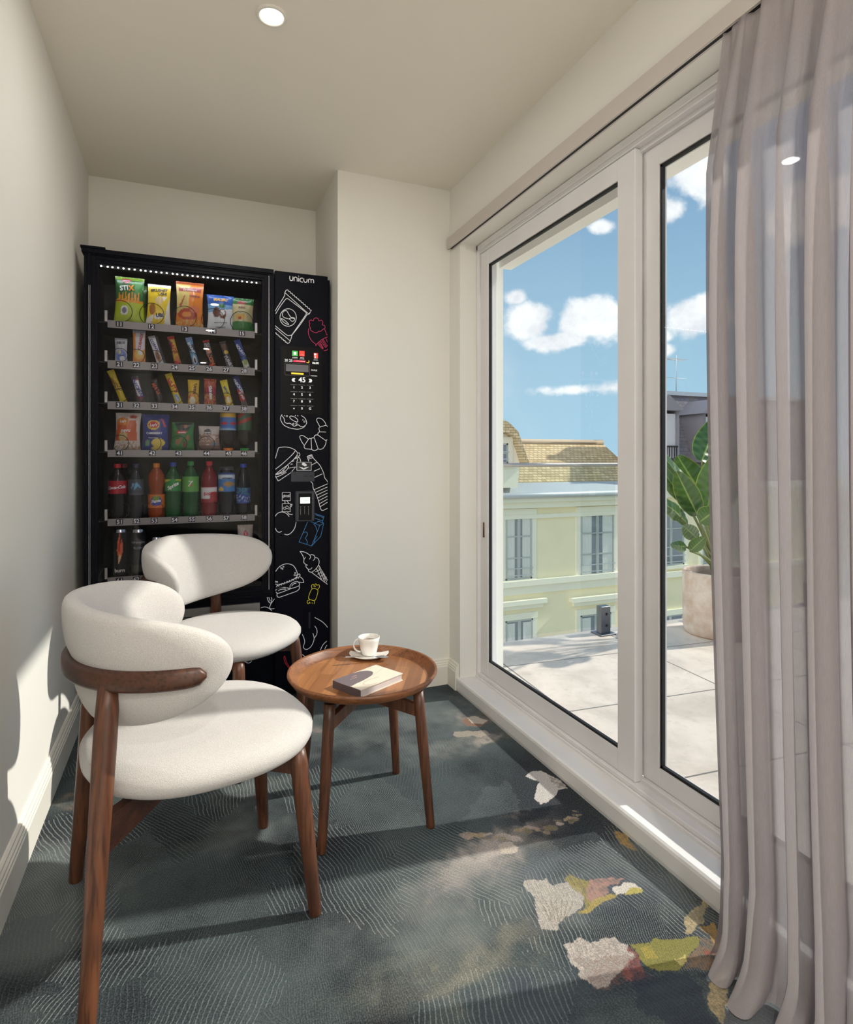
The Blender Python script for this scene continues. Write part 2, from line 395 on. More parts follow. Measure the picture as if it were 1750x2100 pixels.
# ------------------------------------------------------------------ room shell
LX, WX, CEIL, COLY, ALCY, YB = -0.413, 1.21, 2.42, 2.66, 3.15, -3.9
FRX, OUTX, WY1, WY0 = 1.296, 1.48, 2.54, -3.6
b = MB(); b.box(LX - 0.12, LX, YB, ALCY + 0.12, -0.1, CEIL + 0.1); struct('wall_left', b, M['wall'])
b = MB(); b.box(LX, 0.649, ALCY, ALCY + 0.12, -0.1, CEIL + 0.1); struct('wall_alcove', b, M['wall'])
b = MB(); b.box(0.649, OUTX - 0.03, COLY, ALCY + 0.12, -0.1, CEIL + 0.1); struct('wall_back', b, M['wall'])
b = MB(); b.box(LX - 0.12, OUTX, YB - 0.12, YB, -0.1, CEIL + 0.1); struct('wall_rear', b, M['wall'])
b = MB()
b.box(WX, 1.40, WY1, COLY, 0, 2.12); b.box(WX, 1.44, YB, COLY, 2.12, CEIL + 0.1); b.box(WX, 1.44, YB, WY0, 0, 2.12)
b.box(WX, 1.45, YB, COLY, -0.1, -0.0)
struct('wall_right', b, M['wall'])
b = MB()
b.box(1.401, OUTX, 2.605, 2.80, -0.2, 2.6); b.box(1.441, OUTX, YB, 2.605, 2.135, 2.7); b.box(1.441, OUTX, YB, WY0, -0.2, 2.135)
b.box(1.425, OUTX + 0.01, WY0, 2.546, 2.03, 2.134)
struct('wall_outside', b, M['ext'])
b = MB(); b.box(LX - 0.12, OUTX, YB - 0.12, ALCY + 0.12, CEIL, CEIL + 0.1); struct('ceiling', b, M['ceiling'])

# floor: fine grid; woven bird and flower motifs plus painted curtain shadow as vertex colour
def make_floor():
    xs = list(np.arange(LX - 0.05, 1.30, 0.0032)); ys_f = list(np.arange(0.75, 2.75, 0.0032))
    ys = [0.45, 0.6] + ys_f + [2.9, ALCY + 0.05]
    nx, ny = len(xs), len(ys)
    X, Y = np.meshgrid(np.array(xs), np.array(ys))
    co = np.stack([X.ravel(), Y.ravel(), np.zeros(nx * ny)], 1)
    i, j = np.meshgrid(np.arange(nx - 1), np.arange(ny - 1)); a = (j * nx + i).ravel()
    quads = np.stack([a, a + 1, a + nx + 1, a + nx], 1)
    me = bpy.data.meshes.new('floor')
    me.vertices.add(len(co)); me.vertices.foreach_set('co', co.ravel().astype(np.float32))
    me.loops.add(quads.size); me.loops.foreach_set('vertex_index', quads.ravel().astype(np.int32))
    me.polygons.add(len(quads)); me.polygons.foreach_set('loop_start', np.arange(0, quads.size, 4, dtype=np.int32))
    me.update(calc_edges=True)
    rs = np.random.RandomState(3)
    def vnoise(cell, seed):
        r = np.random.RandomState(seed); G = r.rand(int(8 / cell) + 4, int(8 / cell) + 4)
        fx = (X + 3) / cell; fy = (Y + 3) / cell
        ix = fx.astype(int); iy = fy.astype(int); tx = fx - ix; ty = fy - iy
        tx = tx * tx * (3 - 2 * tx); ty = ty * ty * (3 - 2 * ty)
        return (G[iy, ix] * (1 - tx) + G[iy, ix + 1] * tx) * (1 - ty) + (G[iy + 1, ix] * (1 - tx) + G[iy + 1, ix + 1] * tx) * ty
    nzx = (vnoise(0.05, 1) - .5) + (vnoise(0.02, 2) - .5) * .5 + (vnoise(0.008, 22) - .5) * .12
    nzy = (vnoise(0.05, 4) - .5) + (vnoise(0.02, 5) - .5) * .5 + (vnoise(0.008, 25) - .5) * .12
    broad = vnoise(0.25, 6) * .6 + vnoise(0.09, 7) * .4
    speck = vnoise(0.007, 8)
    col_ = np.zeros((ny, nx, 4)); col_[..., :3] = 0.3
    def over(mask, c):
        m = np.clip(mask, 0, 1)[..., None]
        a0 = col_[..., 3:4]; out_a = m + a0 * (1 - m)
        col_[..., :3] = np.where(out_a > 1e-4, (np.array(c[:3]) * m + col_[..., :3] * a0 * (1 - m)) / np.maximum(out_a, 1e-4), col_[..., :3])
        col_[..., 3:4] = out_a
    def poly(pix, c, a=1.0, wob=0.02, sp=0.0):
        pts = [PF(*q) for q in pix]; xx = X + nzx * wob; yy = Y + nzy * wob
        ins = np.zeros(X.shape, bool); n = len(pts)
        for k in range(n):
            x1, y1, x2, y2 = pts[k].x, pts[k].y, pts[(k + 1) % n].x, pts[(k + 1) % n].y
            cond = ((y1 > yy) != (y2 > yy)); xi = (x2 - x1) * (yy - y1) / ((y2 - y1) if abs(y2 - y1) > 1e-9 else 1e-9) + x1
            ins ^= (cond & (xx < xi))
        over(ins * a * (1 - sp + sp * np.clip((speck - .35) * 4, 0, 1)), c)
    def haze(pix, r1, r2, rot, c, a):
        q = PF(*pix); dx = X - q.x + nzx * 0.08; dy = Y - q.y + nzy * 0.08; cs, sn = math.cos(R(rot)), math.sin(R(rot))
        d = ((dx * cs + dy * sn) / r1) ** 2 + ((-dx * sn + dy * cs) / r2) ** 2
        over(np.exp(-d * 1.6) * a * np.clip(broad * 1.8 - .15, 0, 1), c)
    L = lambda r, g, b_: np.array(rgb(r * .90, g * .90, b_ * .90)[:3])
    haze((960, 1475), .10, .05, -20, L(196, 178, 164), .9); haze((1000, 1510), .09, .03, 0, L(214, 196, 180), .9); haze((940, 1530), .16, .06, 10, L(170, 164, 156), .7)
    haze((1000, 1745), .22, .05, 12, L(206, 192, 182), .95); haze((960, 1800), .2, .06, 15, L(186, 176, 168), .85); haze((1060, 1700), .12, .03, 10, L(196, 180, 168), .9)
    haze((1150, 1760), .2, .06, 0, L(120, 124, 132), .8); haze((1000, 1960), .24, .05, 10, L(170, 162, 142), .6); haze((820, 1990), .22, .04, 10, L(146, 146, 132), .55)
    haze((640, 1500), .06, .04, 0, L(180, 160, 148), .7); haze((170, 1640), .05, .03, 0, L(170, 148, 130), .6); haze((200, 1590), .05, .02, 0, L(166, 140, 124), .6)
    haze((880, 1850), .2, .05, 5, L(96, 102, 104), .6); haze((1240, 1830), .25, .08, 0, L(70, 76, 92), .8); haze((1120, 2060), .25, .07, 0, L(40, 46, 66), .85)  # last one paints the curtain's shadow into the carpet colour
    # little brown-edged bird by the corner
    poly([(945, 1478), (960, 1470), (985, 1472), (1000, 1482), (985, 1490), (960, 1490)], L(156, 112, 88), .9, .01)
    poly([(958, 1472), (975, 1468), (1000, 1478), (990, 1486), (968, 1484)], L(222, 208, 192), .95, .01)
    poly([(930, 1500), (990, 1495), (1010, 1505), (985, 1512), (940, 1512)], L(214, 196, 176), .6, .03)
    poly([(985, 1450), (1010, 1462), (1030, 1480), (1000, 1476)], L(120, 76, 66), .6, .03, .5)
    # white bird beside the sill
    poly([(1078, 1592), (1090, 1583), (1110, 1580), (1128, 1590), (1150, 1600), (1168, 1616), (1150, 1622), (1140, 1632), (1125, 1645), (1110, 1648), (1100, 1640), (1098, 1622), (1108, 1604), (1095, 1598)], L(226, 218, 210), 1, .012)
    poly([(1120, 1590), (1150, 1600), (1170, 1616), (1150, 1620), (1130, 1606)], L(120, 108, 104), .7, .02, .8)
    # spray of blossom
    for k in range(34):
        t = k / 33; px = 965 + 235 * t + random.uniform(-14, 14); py = 1718 - 50 * t * t + random.uniform(-10, 12); r = random.uniform(4, 12) * (1.25 - .6 * t)
        poly([(px + r * 1.4 * math.cos(a), py + r * .55 * math.sin(a)) for a in np.arange(0, 6.28, .6)], random.choice([L(206, 178, 160), L(190, 168, 130), L(222, 204, 190), L(150, 134, 100)]), .85, .02, .35)
    poly([(1020, 1735), (1045, 1728), (1065, 1738), (1050, 1750), (1025, 1748)], L(224, 208, 190), .9, .02)
    # upper bird: white body and shell tail, olive and pink wing, pale head
    poly([(1070, 1815), (1085, 1800), (1115, 1802), (1135, 1812), (1160, 1806), (1200, 1826), (1205, 1842), (1180, 1858), (1168, 1880), (1155, 1885), (1150, 1905), (1118, 1903), (1108, 1885), (1090, 1860), (1095, 1840), (1075, 1830)], L(208, 198, 186), .9, .02, .2)
    for k in range(7): poly([(1128 + k * 5, 1890), (1108 + k * 11, 1846), (1110 + k * 11, 1846), (1130 + k * 5, 1890)], L(150, 136, 122), .8, .004)
    poly([(1150, 1800), (1165, 1793), (1200, 1806), (1225, 1810), (1220, 1850), (1190, 1868), (1175, 1866), (1205, 1840), (1180, 1818)], L(166, 150, 84), .95, .03, .35)
    poly([(1212, 1806), (1250, 1800), (1290, 1798), (1270, 1812), (1255, 1822), (1248, 1845), (1225, 1860), (1215, 1840)], L(184, 142, 128), .95, .03, .4)
    poly([(1180, 1862), (1220, 1850), (1255, 1835), (1275, 1838), (1240, 1856), (1205, 1868)], L(186, 164, 88), .95, .02, .2)
    poly([(1262, 1826), (1280, 1812), (1300, 1810), (1318, 1818), (1318, 1830), (1295, 1838), (1270, 1838)], L(228, 218, 206), 1, .02)
    poly([(1292, 1826), (1305, 1820), (1320, 1822), (1318, 1832), (1298, 1838), (1284, 1838)], L(196, 182, 96), 1, .01)
    # lower bird: white and rust body, olive wing
    poly([(1165, 1940), (1185, 1928), (1220, 1924), (1260, 1924), (1283, 1934), (1290, 1960), (1285, 1990), (1260, 2005), (1230, 2018), (1190, 2000), (1170, 1970)], L(206, 194, 184), .95, .03, .25)
    poly([(1285, 1936), (1300, 1960), (1330, 1985), (1340, 2000), (1300, 2010), (1280, 1998)], L(142, 84, 78), .9, .03, .5)
    poly([(1180, 1975), (1280, 1960), (1290, 2010), (1220, 2022)], L(120, 84, 74), .45, .03, .8)
    poly([(1288, 1934), (1330, 1932), (1360, 1930), (1385, 1920), (1410, 1915), (1432, 1918), (1428, 1945), (1412, 1965), (1395, 1985), (1365, 1990), (1330, 1980), (1305, 1962)], L(144, 138, 70), 1, .02)
    poly([(1300, 1942), (1330, 1940), (1345, 1955), (1320, 1965)], L(190, 168, 78), .6, .03, .4)
    poly([(1385, 1965), (1405, 1958), (1412, 1970), (1398, 1978)], L(212, 196, 120), 1, .01)
    # tangle of blossom and straw at the curtain
    poly([(1425, 1925), (1450, 1905), (1475, 1920), (1500, 1960), (1520, 1985), (1480, 2000), (1440, 1995), (1405, 1985), (1420, 1960)], L(140, 112, 88), .9, .05, .6)
    poly([(1435, 1900), (1455, 1895), (1480, 1930), (1470, 1945), (1450, 1925)], L(200, 156, 84), .9, .03, .4)
    poly([(1440, 1940), (1465, 1950), (1455, 1962), (1436, 1956)], L(168, 84, 66), .8, .03, .4)
    poly([(1450, 1975), (1485, 1985), (1495, 2010), (1500, 2060), (1490, 2100), (1465, 2100), (1450, 2060), (1462, 2010)], L(186, 164, 124), .95, .04, .35)
    poly([(1400, 1905), (1420, 1870), (1432, 1838), (1444, 1842), (1440, 1870), (1432, 1900), (1410, 1908)], L(198, 178, 136), .95, .03, .3)
    poly([(1258, 1705), (1280, 1712), (1310, 1745), (1290, 1740), (1262, 1722)], L(186, 150, 84), .95, .03, .4)
    poly([(1310, 1995), (1400, 1990), (1450, 2010), (1440, 2100), (1300, 2100)], L(38, 44, 62), .6, .06)  # dark blue patch along the front edge
    poly([(1500, 1900), (1492, 1960), (1505, 2040), (1478, 2110), (1760, 2110), (1760, 1900)], L(96, 98, 102), .85, .006)
    ca = me.color_attributes.new('motif_shade', 'FLOAT_COLOR', 'POINT'); ca.data.foreach_set('color', col_.reshape(-1).astype(np.float32))
    me.materials.append(M['carpet'])
    b = MB(); b.box(LX - .05, 1.30, YB - .05, 0.45, -.02, 0.0); struct('floor_rear', b, mat('pale_bounce_floor', rgb(226, 220, 208), .5))  # unseen floor made pale to bounce sunlight onto ceiling and walls
    o = bpy.data.objects.new('floor', me); col.objects.link(o); o['kind'] = 'structure'
make_floor()

# baseboards: moulded profile swept along the wall foot; points = (distance from wall, height)
BBP = [(0, 0), (0.02, 0), (0.02, 0.088), (0.0175, 0.092), (0.0175, 0.098), (0.014, 0.102), (0.014, 0.108), (0.009, 0.114), (0.009, 0.119), (0.004, 0.124), (0, 0.124)]
def baseboard(name, p0, p1, nrm):
    b = MB(); n = len(BBP)
    for (x, y) in (p0, p1): b.v += [(x + nrm[0] * d, y + nrm[1] * d, z) for d, z in BBP]
    for k in range(n): b.f.append((k, (k + 1) % n, n + (k + 1) % n, n + k)); b.mi.append(0); b.sm.append(False)
    b.f += [tuple(range(n)), tuple(range(n, 2 * n))]; b.mi += [0, 0]; b.sm += [False, False]
    struct(name, b, M['trim'])
baseboard('baseboard_left', (LX, YB), (LX, ALCY), (1, 0))
baseboard('baseboard_back', (0.649, COLY), (WX, COLY), (0, -1))
baseboard('baseboard_right', (WX, WY1 + 0.012), (WX, COLY - 0.02), (-1, 0))
baseboard('baseboard_alcove', (0.649, COLY), (0.649, ALCY), (-1, 0))

# ------------------------------------------------------------------ sliding window
win = empty('window_1', (1.3, 0.6, 0.05), kind='structure')
fr = MB()
fr.rbox(FRX, 1.40, WY1 - 0.014, WY1, 0.05, 2.118, 0.002)                     # left jamb
fr.rbox(FRX, 1.42, WY0, WY1, 2.092, 2.118, 0.002); fr.rbox(FRX + 0.008, 1.42, WY0, WY1 - 0.01, 2.078, 2.094, 0.002)
fr.rbox(FRX - 0.004, 1.42, WY0, WY1, 0.050, 0.066, 0.002); fr.rbox(FRX + 0.002, 1.42, WY0, WY1, 0.066, 0.082, 0.002)
fr.rbox(FRX + 0.034, 1.42, WY0, 1.48, 0.08, 0.095, 0.002); fr.rbox(FRX + 0.034, 1.42, WY0, 1.48, 2.066, 2.08, 0.002)
fr.rbox(FRX, 1.42, WY0, WY0 + 0.014, 0.05, 2.118, 0.002)
fr.build('window_frame', M['frame'], win)
def sash(y0, y1, x, x2, z0, z1, sl, sr, zb, zt, nm):
    b = MB()
    b.rbox(x, x2, y1 - sl, y1, z0, z1, 0.002); b.rbox(x, x2, y0, y0 + sr, z0, z1, 0.002)
    b.rbox(x + .0008, x2 - .0008, y0 + sr, y1 - sl, z0, zb, 0.001); b.rbox(x + .0008, x2 - .0008, y0 + sr, y1 - sl, zt, z1, 0.001)
    s = b.build('sash', M['frame'], win)
    g = MB(); t = 0.0085; xg = x + 0.010
    ya, yb_ = y0 + sr, y1 - sl
    g.box(xg - .004, xg + .008, ya, ya + t * .55, zb, zt); g.box(xg - .004, xg + .008, yb_ - t, yb_, zb, zt)
    g.box(xg - .004, xg + .008, ya, yb_, zb, zb + t); g.box(xg - .004, xg + .008, ya, yb_, zt - t, zt)
    g.build('gasket', M['gasket'], s)
    g = MB(); g.box(xg, xg + 0.004, ya + .004, yb_ - .004, zb + .004, zt - .004); g.build('glass_pane', M['glass'], s, fix=True)
    return s
s1 = sash(1.475, 2.522, 1.31, 1.342, 0.083, 2.077, 0.072, 0.082, 0.152, 2.008, 'a')
s2 = sash(0.12, 1.510, 1.346, 1.38, 0.096, 2.066, 0.098, 0.08, 0.152, 2.002, 'b')
s3 = sash(-1.66, 0.18, 1.31, 1.342, 0.083, 2.077, 0.08, 0.08, 0.152, 2.008, 'c')
s4 = sash(-3.58, -1.60, 1.346, 1.38, 0.096, 2.066, 0.098, 0.08, 0.152, 2.002, 'd')  # unseen rear glazing, added to let more sun onto the rear floor
b = MB(); b.tube([(1.308, 2.487, 0.735), (1.308, 2.487, 0.80)], 0.004, 10); b.tube([(1.306, 2.487, 0.735), (1.312, 2.487, 0.735)], 0.006, 10)
b.build('latch_slot', mat('latch_bronze', rgb(96, 60, 46), 0.4, metal=0.6), s1)
# inner sill board
b = MB(); n0 = len(b.v); prof = [(1.197, 0.0), (1.195, 0.012), (1.195, 0.052), (1.1975, 0.060), (1.204, 0.064), (1.30, 0.056), (1.30, 0.0)]
for y in (WY0 - .05, 2.556): b.v += [(x, y, z) for x, z in prof]
k = len(prof)
for i in range(k): b.f.append((i, (i + 1) % k, k + (i + 1) % k, k + i)); b.mi.append(0); b.sm.append(False)
b.f += [tuple(range(k)), tuple(range(k, 2 * k))]; b.mi += [0, 0]; b.sm += [False] * 2
b.build('window_sill', M['sill'], win)

# curtain rail
rail = empty('curtain_rail', (1.2, 1.0, 2.12), 'slim taupe curtain rail running along the wall above the sliding window', 'curtain rail')
b = MB(); b.box(1.185, 1.1875, YB + .1, 2.632, 2.118, 2.172); b.box(1.1875, 1.2095, YB + .1, 2.632, 2.168, 2.172); b.box(1.1875, 1.1925, YB + .1, 2.632, 2.118, 2.1195); b.box(1.2035, 1.2095, YB + .1, 2.632, 2.118, 2.168)
b.box(1.1875, 1.2035, 2.62, 2.632, 2.118, 2.168); b.build('rail_body', M['rail'], rail)
b = MB(); b.box(1.1926, 1.2034, YB + .1, 2.618, 2.1186, 2.1215); b.build('rail_slot', M['gasket'], rail)

# sheer curtain
def make_curtain():
    y0, y1 = 1.045, -0.45; nu, nv = 560, 90; b = MB(); vs = []
    rs = random.Random(11); ph = []; t = 0.0
    while t < 1.6: ph.append(t); t += rs.uniform(0.052, 0.088)
    def fold(s):
        import bisect
        i = max(0, min(bisect.bisect_right(ph, s) - 1, len(ph) - 2)); f = (s - ph[i]) / (ph[i + 1] - ph[i])
        a = 0.75 + 0.35 * math.sin(i * 2.7)
        return a * math.sin(2 * math.pi * f), i, f
    for j in range(nv + 1):
        v = j / nv; z = 2.128 * (1 - v) ** 1.0
        for i in range(nu + 1):
            u = i / nu; s = u * 1.49
            q, fi, ff = fold(s); fine = math.sin(s * 150 + 1.3 * math.sin(s * 31))
            top = max(0, 1 - v / 0.10)
            low = max(0, (v - 0.9) / 0.1)
            amp = 0.014 + 0.030 * min(1, v * 4)
            xx = 1.196 - (0.05 + 0.03 * v) * min(1, v * 6) + amp * q * (1 - .3 * top) + 0.005 * fine * top
            xx -= 0.030 * low * (0.6 + 0.5 * math.sin(fi * 1.9))
            yy = y0 - s + 0.0125 * math.sin(4 * math.pi * ff) * min(1, v * 3) - 0.07 * (v ** 2) * (1 - u) + 0.004 * math.sin(v * 5 + fi)
            zz = z
            if z < 0.10:
                k = (0.10 - z) / 0.10
                xx -= 0.035 * k * k; zz = max(0.004, z); xx += 0.006 * math.sin(ff * 6.28 + z * 50) * k
            vs.append((xx, yy, zz))
    fs = [(j * (nu + 1) + i, j * (nu + 1) + i + 1, (j + 1) * (nu + 1) + i + 1, (j + 1) * (nu + 1) + i) for j in range(nv) for i in range(nu)]
    b.add(vs, fs, 0, True); o = b.build('sheer_curtain', M['curtain'], fix=False)
    tag(o, 'taupe sheer floor-length curtain gathered at the right end of the sliding window', 'curtain')
make_curtain()

# ceiling downlights: ring, diffuser and the lamp itself
def downlight(x, y, label, power=None):
    r = empty('downlight', (x, y, CEIL), label, 'ceiling light', 'recessed downlights in the ceiling')
    b = MB(); b.lathe([(0.046, 0.0), (0.0455, -0.003), (0.043, -0.0055), (0.036, -0.0055), (0.034, -0.002)], (x, y, CEIL), 40); b.build('trim_ring', M['trim'], r)
    b = MB(); b.lathe([(0.0, -0.0022), (0.034, -0.0022)], (x, y, CEIL), 40); b.build('diffuser', M['lampglow'], r)
    l = bpy.data.lights.new('downlight_lamp', 'AREA'); l.shape = 'DISK'; l.size = 0.066; l.energy = power or LAMP_W; l.color = (1.0, 0.98, 0.95)
    lo = bpy.data.objects.new('downlight_lamp', l); col.objects.link(lo); lo.parent = r; lo.location = (0, 0, -0.008)
M['lampglow'] = mat('lamp_diffuser', rgb(255, 252, 240), 0.5, emit=(1, 0.97, 0.9, 1), estr=9.0)
downlight(0.241, 1.809, 'round white recessed downlight lit in the ceiling above the chairs')
downlight(0.241, 0.2, 'added unseen fill downlight in the ceiling nearest behind the viewpoint')  # out of view, added to brighten the room
for k, y in enumerate((-0.9, -2.0, -3.1)):  # stronger rear lamps, unseen, added to raise the ambient light
    downlight(0.241, y, 'added unseen fill downlight, %s one in the rear half of the room' % ('first', 'middle', 'last')[k], REAR_FILL_W)

# ------------------------------------------------------------------ vending machine
YM, YG, YR, YI = 2.76, 2.775, 2.80, 2.845
MZ = 1.955
vm = empty('vending_machine', (0.12, 2.9, 0.0), 'tall black snack and drink vending machine with lit glass front and chalk-style food drawings', 'vending machine')
b = MB()
b.box(-0.372, -0.352, YM + .012, 3.13, 0.05, MZ - .01); b.box(0.620, 0.638, YM + .012, 3.13, 0.05, MZ - .01)
b.box(-0.352, 0.620, YM + .012, 3.13, MZ - .03, MZ - .01); b.box(-0.352, 0.620, YM + .03, 3.13, 0.05, 0.07)
b.box(-0.352, 0.620, 3.11, 3.13, 0.07, MZ - .03); b.box(0.372, 0.385, YM + .02, 3.11, 0.07, MZ - .03)
b.build('cabinet_body', M['black'], vm)
for x in (-0.355, 0.59):
    for y in (YM + .03, 3.06):
        b = MB(); b.lathe([(0, 0), (0.022, 0), (0.022, 0.012), (0.010, 0.014), (0.010, 0.055)], (x + .01, y + .02, 0), 16)
        b.build('levelling_foot', M['steel'], vm)
# door frame with stepped mouldings around the display window
DX0, DX1, DZ0, DZ1 = -0.378, 0.376, 0.478, MZ + .004
WX0, WX1, WZ0, WZ1 = -0.331, 0.333, 0.515, 1.903
def ring(b, x0, x1, z0, z1, y0, w, d, mi=0):
    """mitred picture-frame ring: outer rect x0..z1, width w, front y0, back y0+d"""
    o = [(x0, z0), (x1, z0), (x1, z1), (x0, z1)]; i = [(x0 + w, z0 + w), (x1 - w, z0 + w), (x1 - w, z1 - w), (x0 + w, z1 - w)]
    vs = [(x, y0, z) for x, z in o] + [(x, y0, z) for x, z in i] + [(x, y0 + d, z) for x, z in o] + [(x, y0 + d, z) for x, z in i]
    fs = []
    for k in range(4):
        k2 = (k + 1) % 4
        fs += [(k, k2, 4 + k2, 4 + k), (8 + k, 8 + k2, k2, k), (4 + k, 4 + k2, 12 + k2, 12 + k), (12 + k, 12 + k2, 8 + k2, 8 + k)]
    b.add(vs, fs, mi)
b = MB()
for k, (ins_, w_, y_) in enumerate(((0.0, 0.010, 0.0), (0.010, 0.004, 0.004), (0.014, 0.008, -0.002), (0.022, 0.003, 0.003), (0.025, 0.013, 0.006), (0.038, 0.010, 0.010))):
    ring(b, DX0 + ins_ * (1 if k < 5 else 1), DX1 - ins_, DZ0 + ins_ * .9, DZ1 - ins_, YM + y_, w_ + .0005, 0.03)
door = b.build('display_door', M['black'], vm)
b = MB(); b.box(WX0 - .02, WX0 - .0, YM + .012, YM + .03, WZ0, WZ1); b.box(WX1, WX1 + .02, YM + .012, YM + .03, WZ0, WZ1)
b.build('seal', M['black_in'], door)
b = MB(); b.box(0.3545, 0.3565, YM - .0032, YM + .001, DZ0 + .03, DZ1 - .03); b.box(-0.3610, -0.3598, YM - .0028, YM + .001, DZ0 + .03, DZ1 - .15); b.box(-0.3560, -0.3550, YM - .0028, YM + .001, DZ0 + .03, DZ1 - .15)
b.build('chrome_strip', M['chrome'], door)
b = MB(); b.box(DX0 - .012, -0.30, YM - .012, YM + .05, MZ + .004, MZ + .012); b.box(DX0 - .008, DX1, YM - .008, YM + .05, MZ - .014, MZ + .004); b.build('crown_strip', M['black'], vm)
b = MB(); b.box(WX0 - .003, WX1 + .003, YG, YG + .003, WZ0, WZ1); b.build('display_glass', M['glass_machine'], door)
# interior lining
b = MB(); b.box(-0.350, -0.342, YG + .01, 3.10, 0.50, MZ - .04); b.box(0.345, 0.353, YG + .01, 3.10, 0.50, MZ - .04); b.box(-0.35, 0.35, 3.09, 3.10, 0.5, MZ - .04)
b.box(-0.35, 0.35, YG + .012, 3.10, 0.50, 0.512); b.box(-0.35, 0.35, YG + .012, 3.10, 1.905, MZ - .04)
b.build('display_lining', M['black_in'], vm)
# light strip
b = MB(); b.box(-0.325, 0.325, YG + .006, YG + .016, 1.894, 1.904); strip = b.build('light_strip', M['black_in'], vm)
pr = MB(); pr.lathe([(0, -0.003), (0.0024, -0.002), (0.0036, 0), (0.0024, 0.002), (0, 0.003)], (0, 0, 0), 10)
led0 = None
for k in range(31):
    x = -0.318 + k * 0.0207 + (0.003 if k % 6 == 1 else 0)
    if led0 is None: led0 = pr.build('led', M['led'], strip, world=False); o = led0
    else: o = led0.copy(); col.objects.link(o); o.parent = strip
    o.location = Vector((x, YG + .004, 1.8975)) - wloc(strip)
ll = bpy.data.lights.new('display_light', 'AREA'); ll.shape = 'RECTANGLE'; ll.size = 0.62; ll.size_y = 0.01; ll.energy = 0.4; ll.color = (0.93, 0.96, 1.0)
lo = bpy.data.objects.new('display_light', ll); col.objects.link(lo); lo.parent = vm; lo.location = Vector((0.0, YG + .03, 1.888)) - wloc(vm); lo.rotation_euler = (R(28), 0, 0)

def text_on(b, s, x, z, h, y, mi=0, bold=0.0, rot=0.0, sx=1.0, shear=0.0, depth=0.0):
    vs, fs = text_geo(s, bold, shear); c, n = math.cos(rot), math.sin(rot)
    b.add([(x + (v[0] * c * sx - v[1] * n) * h, y, z + (v[0] * n * sx + v[1] * c) * h) for v in vs], fs, mi)
# shelves with price rails and number tags
RAILS = [(1.650, 1.681), (1.4800, 1.5135), (1.3085, 1.3415), (1.1075, 1.1375), (0.8185, 0.8480), (0.5700, 0.6030)]
NUMS = [[(11, 245), (12, 311), (13, 379), (14, 437.5), (15, 496.5)],
        [(21, 245), (22, 280), (23, 317), (24, 358.5), (25, 393.5), (26, 429), (27, 464), (28, 500.5)],
        [(31, 245), (32, 280), (33, 317), (34, 358.5), (35, 393.5), (36, 429), (37, 464), (38, 500.5)],
        [(41, 245), (42, 312.5), (43, 366.5), (44, 424), (45, 469), (46, 500.5)],
        [(51, 245), (52, 280), (53, 316.5), (54, 358.5), (55, 393.5), (56, 429), (57, 464), (58, 500.5)],
        [(61, 245), (62, 280), (63, 316.5), (64, 358.5), (65, 393.5), (66, 429), (67, 464), (68, 500.5)]]
for (z0, z1), nums in zip(RAILS, NUMS):
    b = MB(); b.box(-0.297, 0.298, YR, YR + .004, z0, z1, 0); b.box(-0.34, 0.343, YR + .004, 3.09, z1 - .012, z1 - .008, 1)
    for x in (-0.303, 0.304): b.box(x - .005, x + .005, YR + .002, YR + .012, z1 - .006, z1 + .040, 2)
    sh = b.build('shelf', [M['railgrey'], M['black_in'], M['steel']], vm)
    for n_, px in nums:
        x = P(px, 900, YR).x; zc = (z0 + z1) / 2 + .002
        b = MB(); b.box(x - .0135, x + .0135, YR - .0015, YR, zc - .011, zc + .011, 0); text_on(b, str(n_), x, zc, .0165, YR - .0019, 1, bold=0.022)
        b.build('number_tag', [M['tag'], M['white_ink']], sh)
    # wire coils holding the goods
    for i_, (n_, px) in enumerate(nums):
        row = n_ // 10
        if row == 6 and i_ > 2: continue
        x = P(px, 900, YR).x; r = {1: .036, 2: .030, 3: .030, 4: .034, 5: .036, 6: .032}[row]
        if row == 4 and i_ > 3: r = .03
        if row == 1: r = .048
        pts = [(x + r * math.cos(a), YR + .012 + .034 * a / (2 * math.pi), z1 - .004 + r + r * math.sin(a)) for a in np.linspace(-math.pi / 2 - .4, math.pi * 2 * 1.9, 56)]
        cb = MB(); cb.tube(pts, 0.0013, 6); cb.build('wire_coil', M['coil'], vm)
# delivery hatch, lower panel
b = MB(); b.box(-0.372, 0.371, YM + .006, YM + .03, 0.03, 0.476); b.build('lower_panel', M['black'], vm)
b = MB(); ring(b, -0.30, 0.315, 0.26, 0.452, YM - .004, 0.034, 0.02); hatch = b.build('delivery_hatch', M['steel'], vm)
b = MB(); b.box(-0.268, 0.282, YM + .004, YM + .006, 0.292, 0.420); b.build('hatch_flap', M['black_in'], hatch)
b = MB(); ring(b, -0.255, 0.245, 0.30, 0.412, YM + .001, .003, .004); b.build('hatch_rim', M['chrome'], hatch)
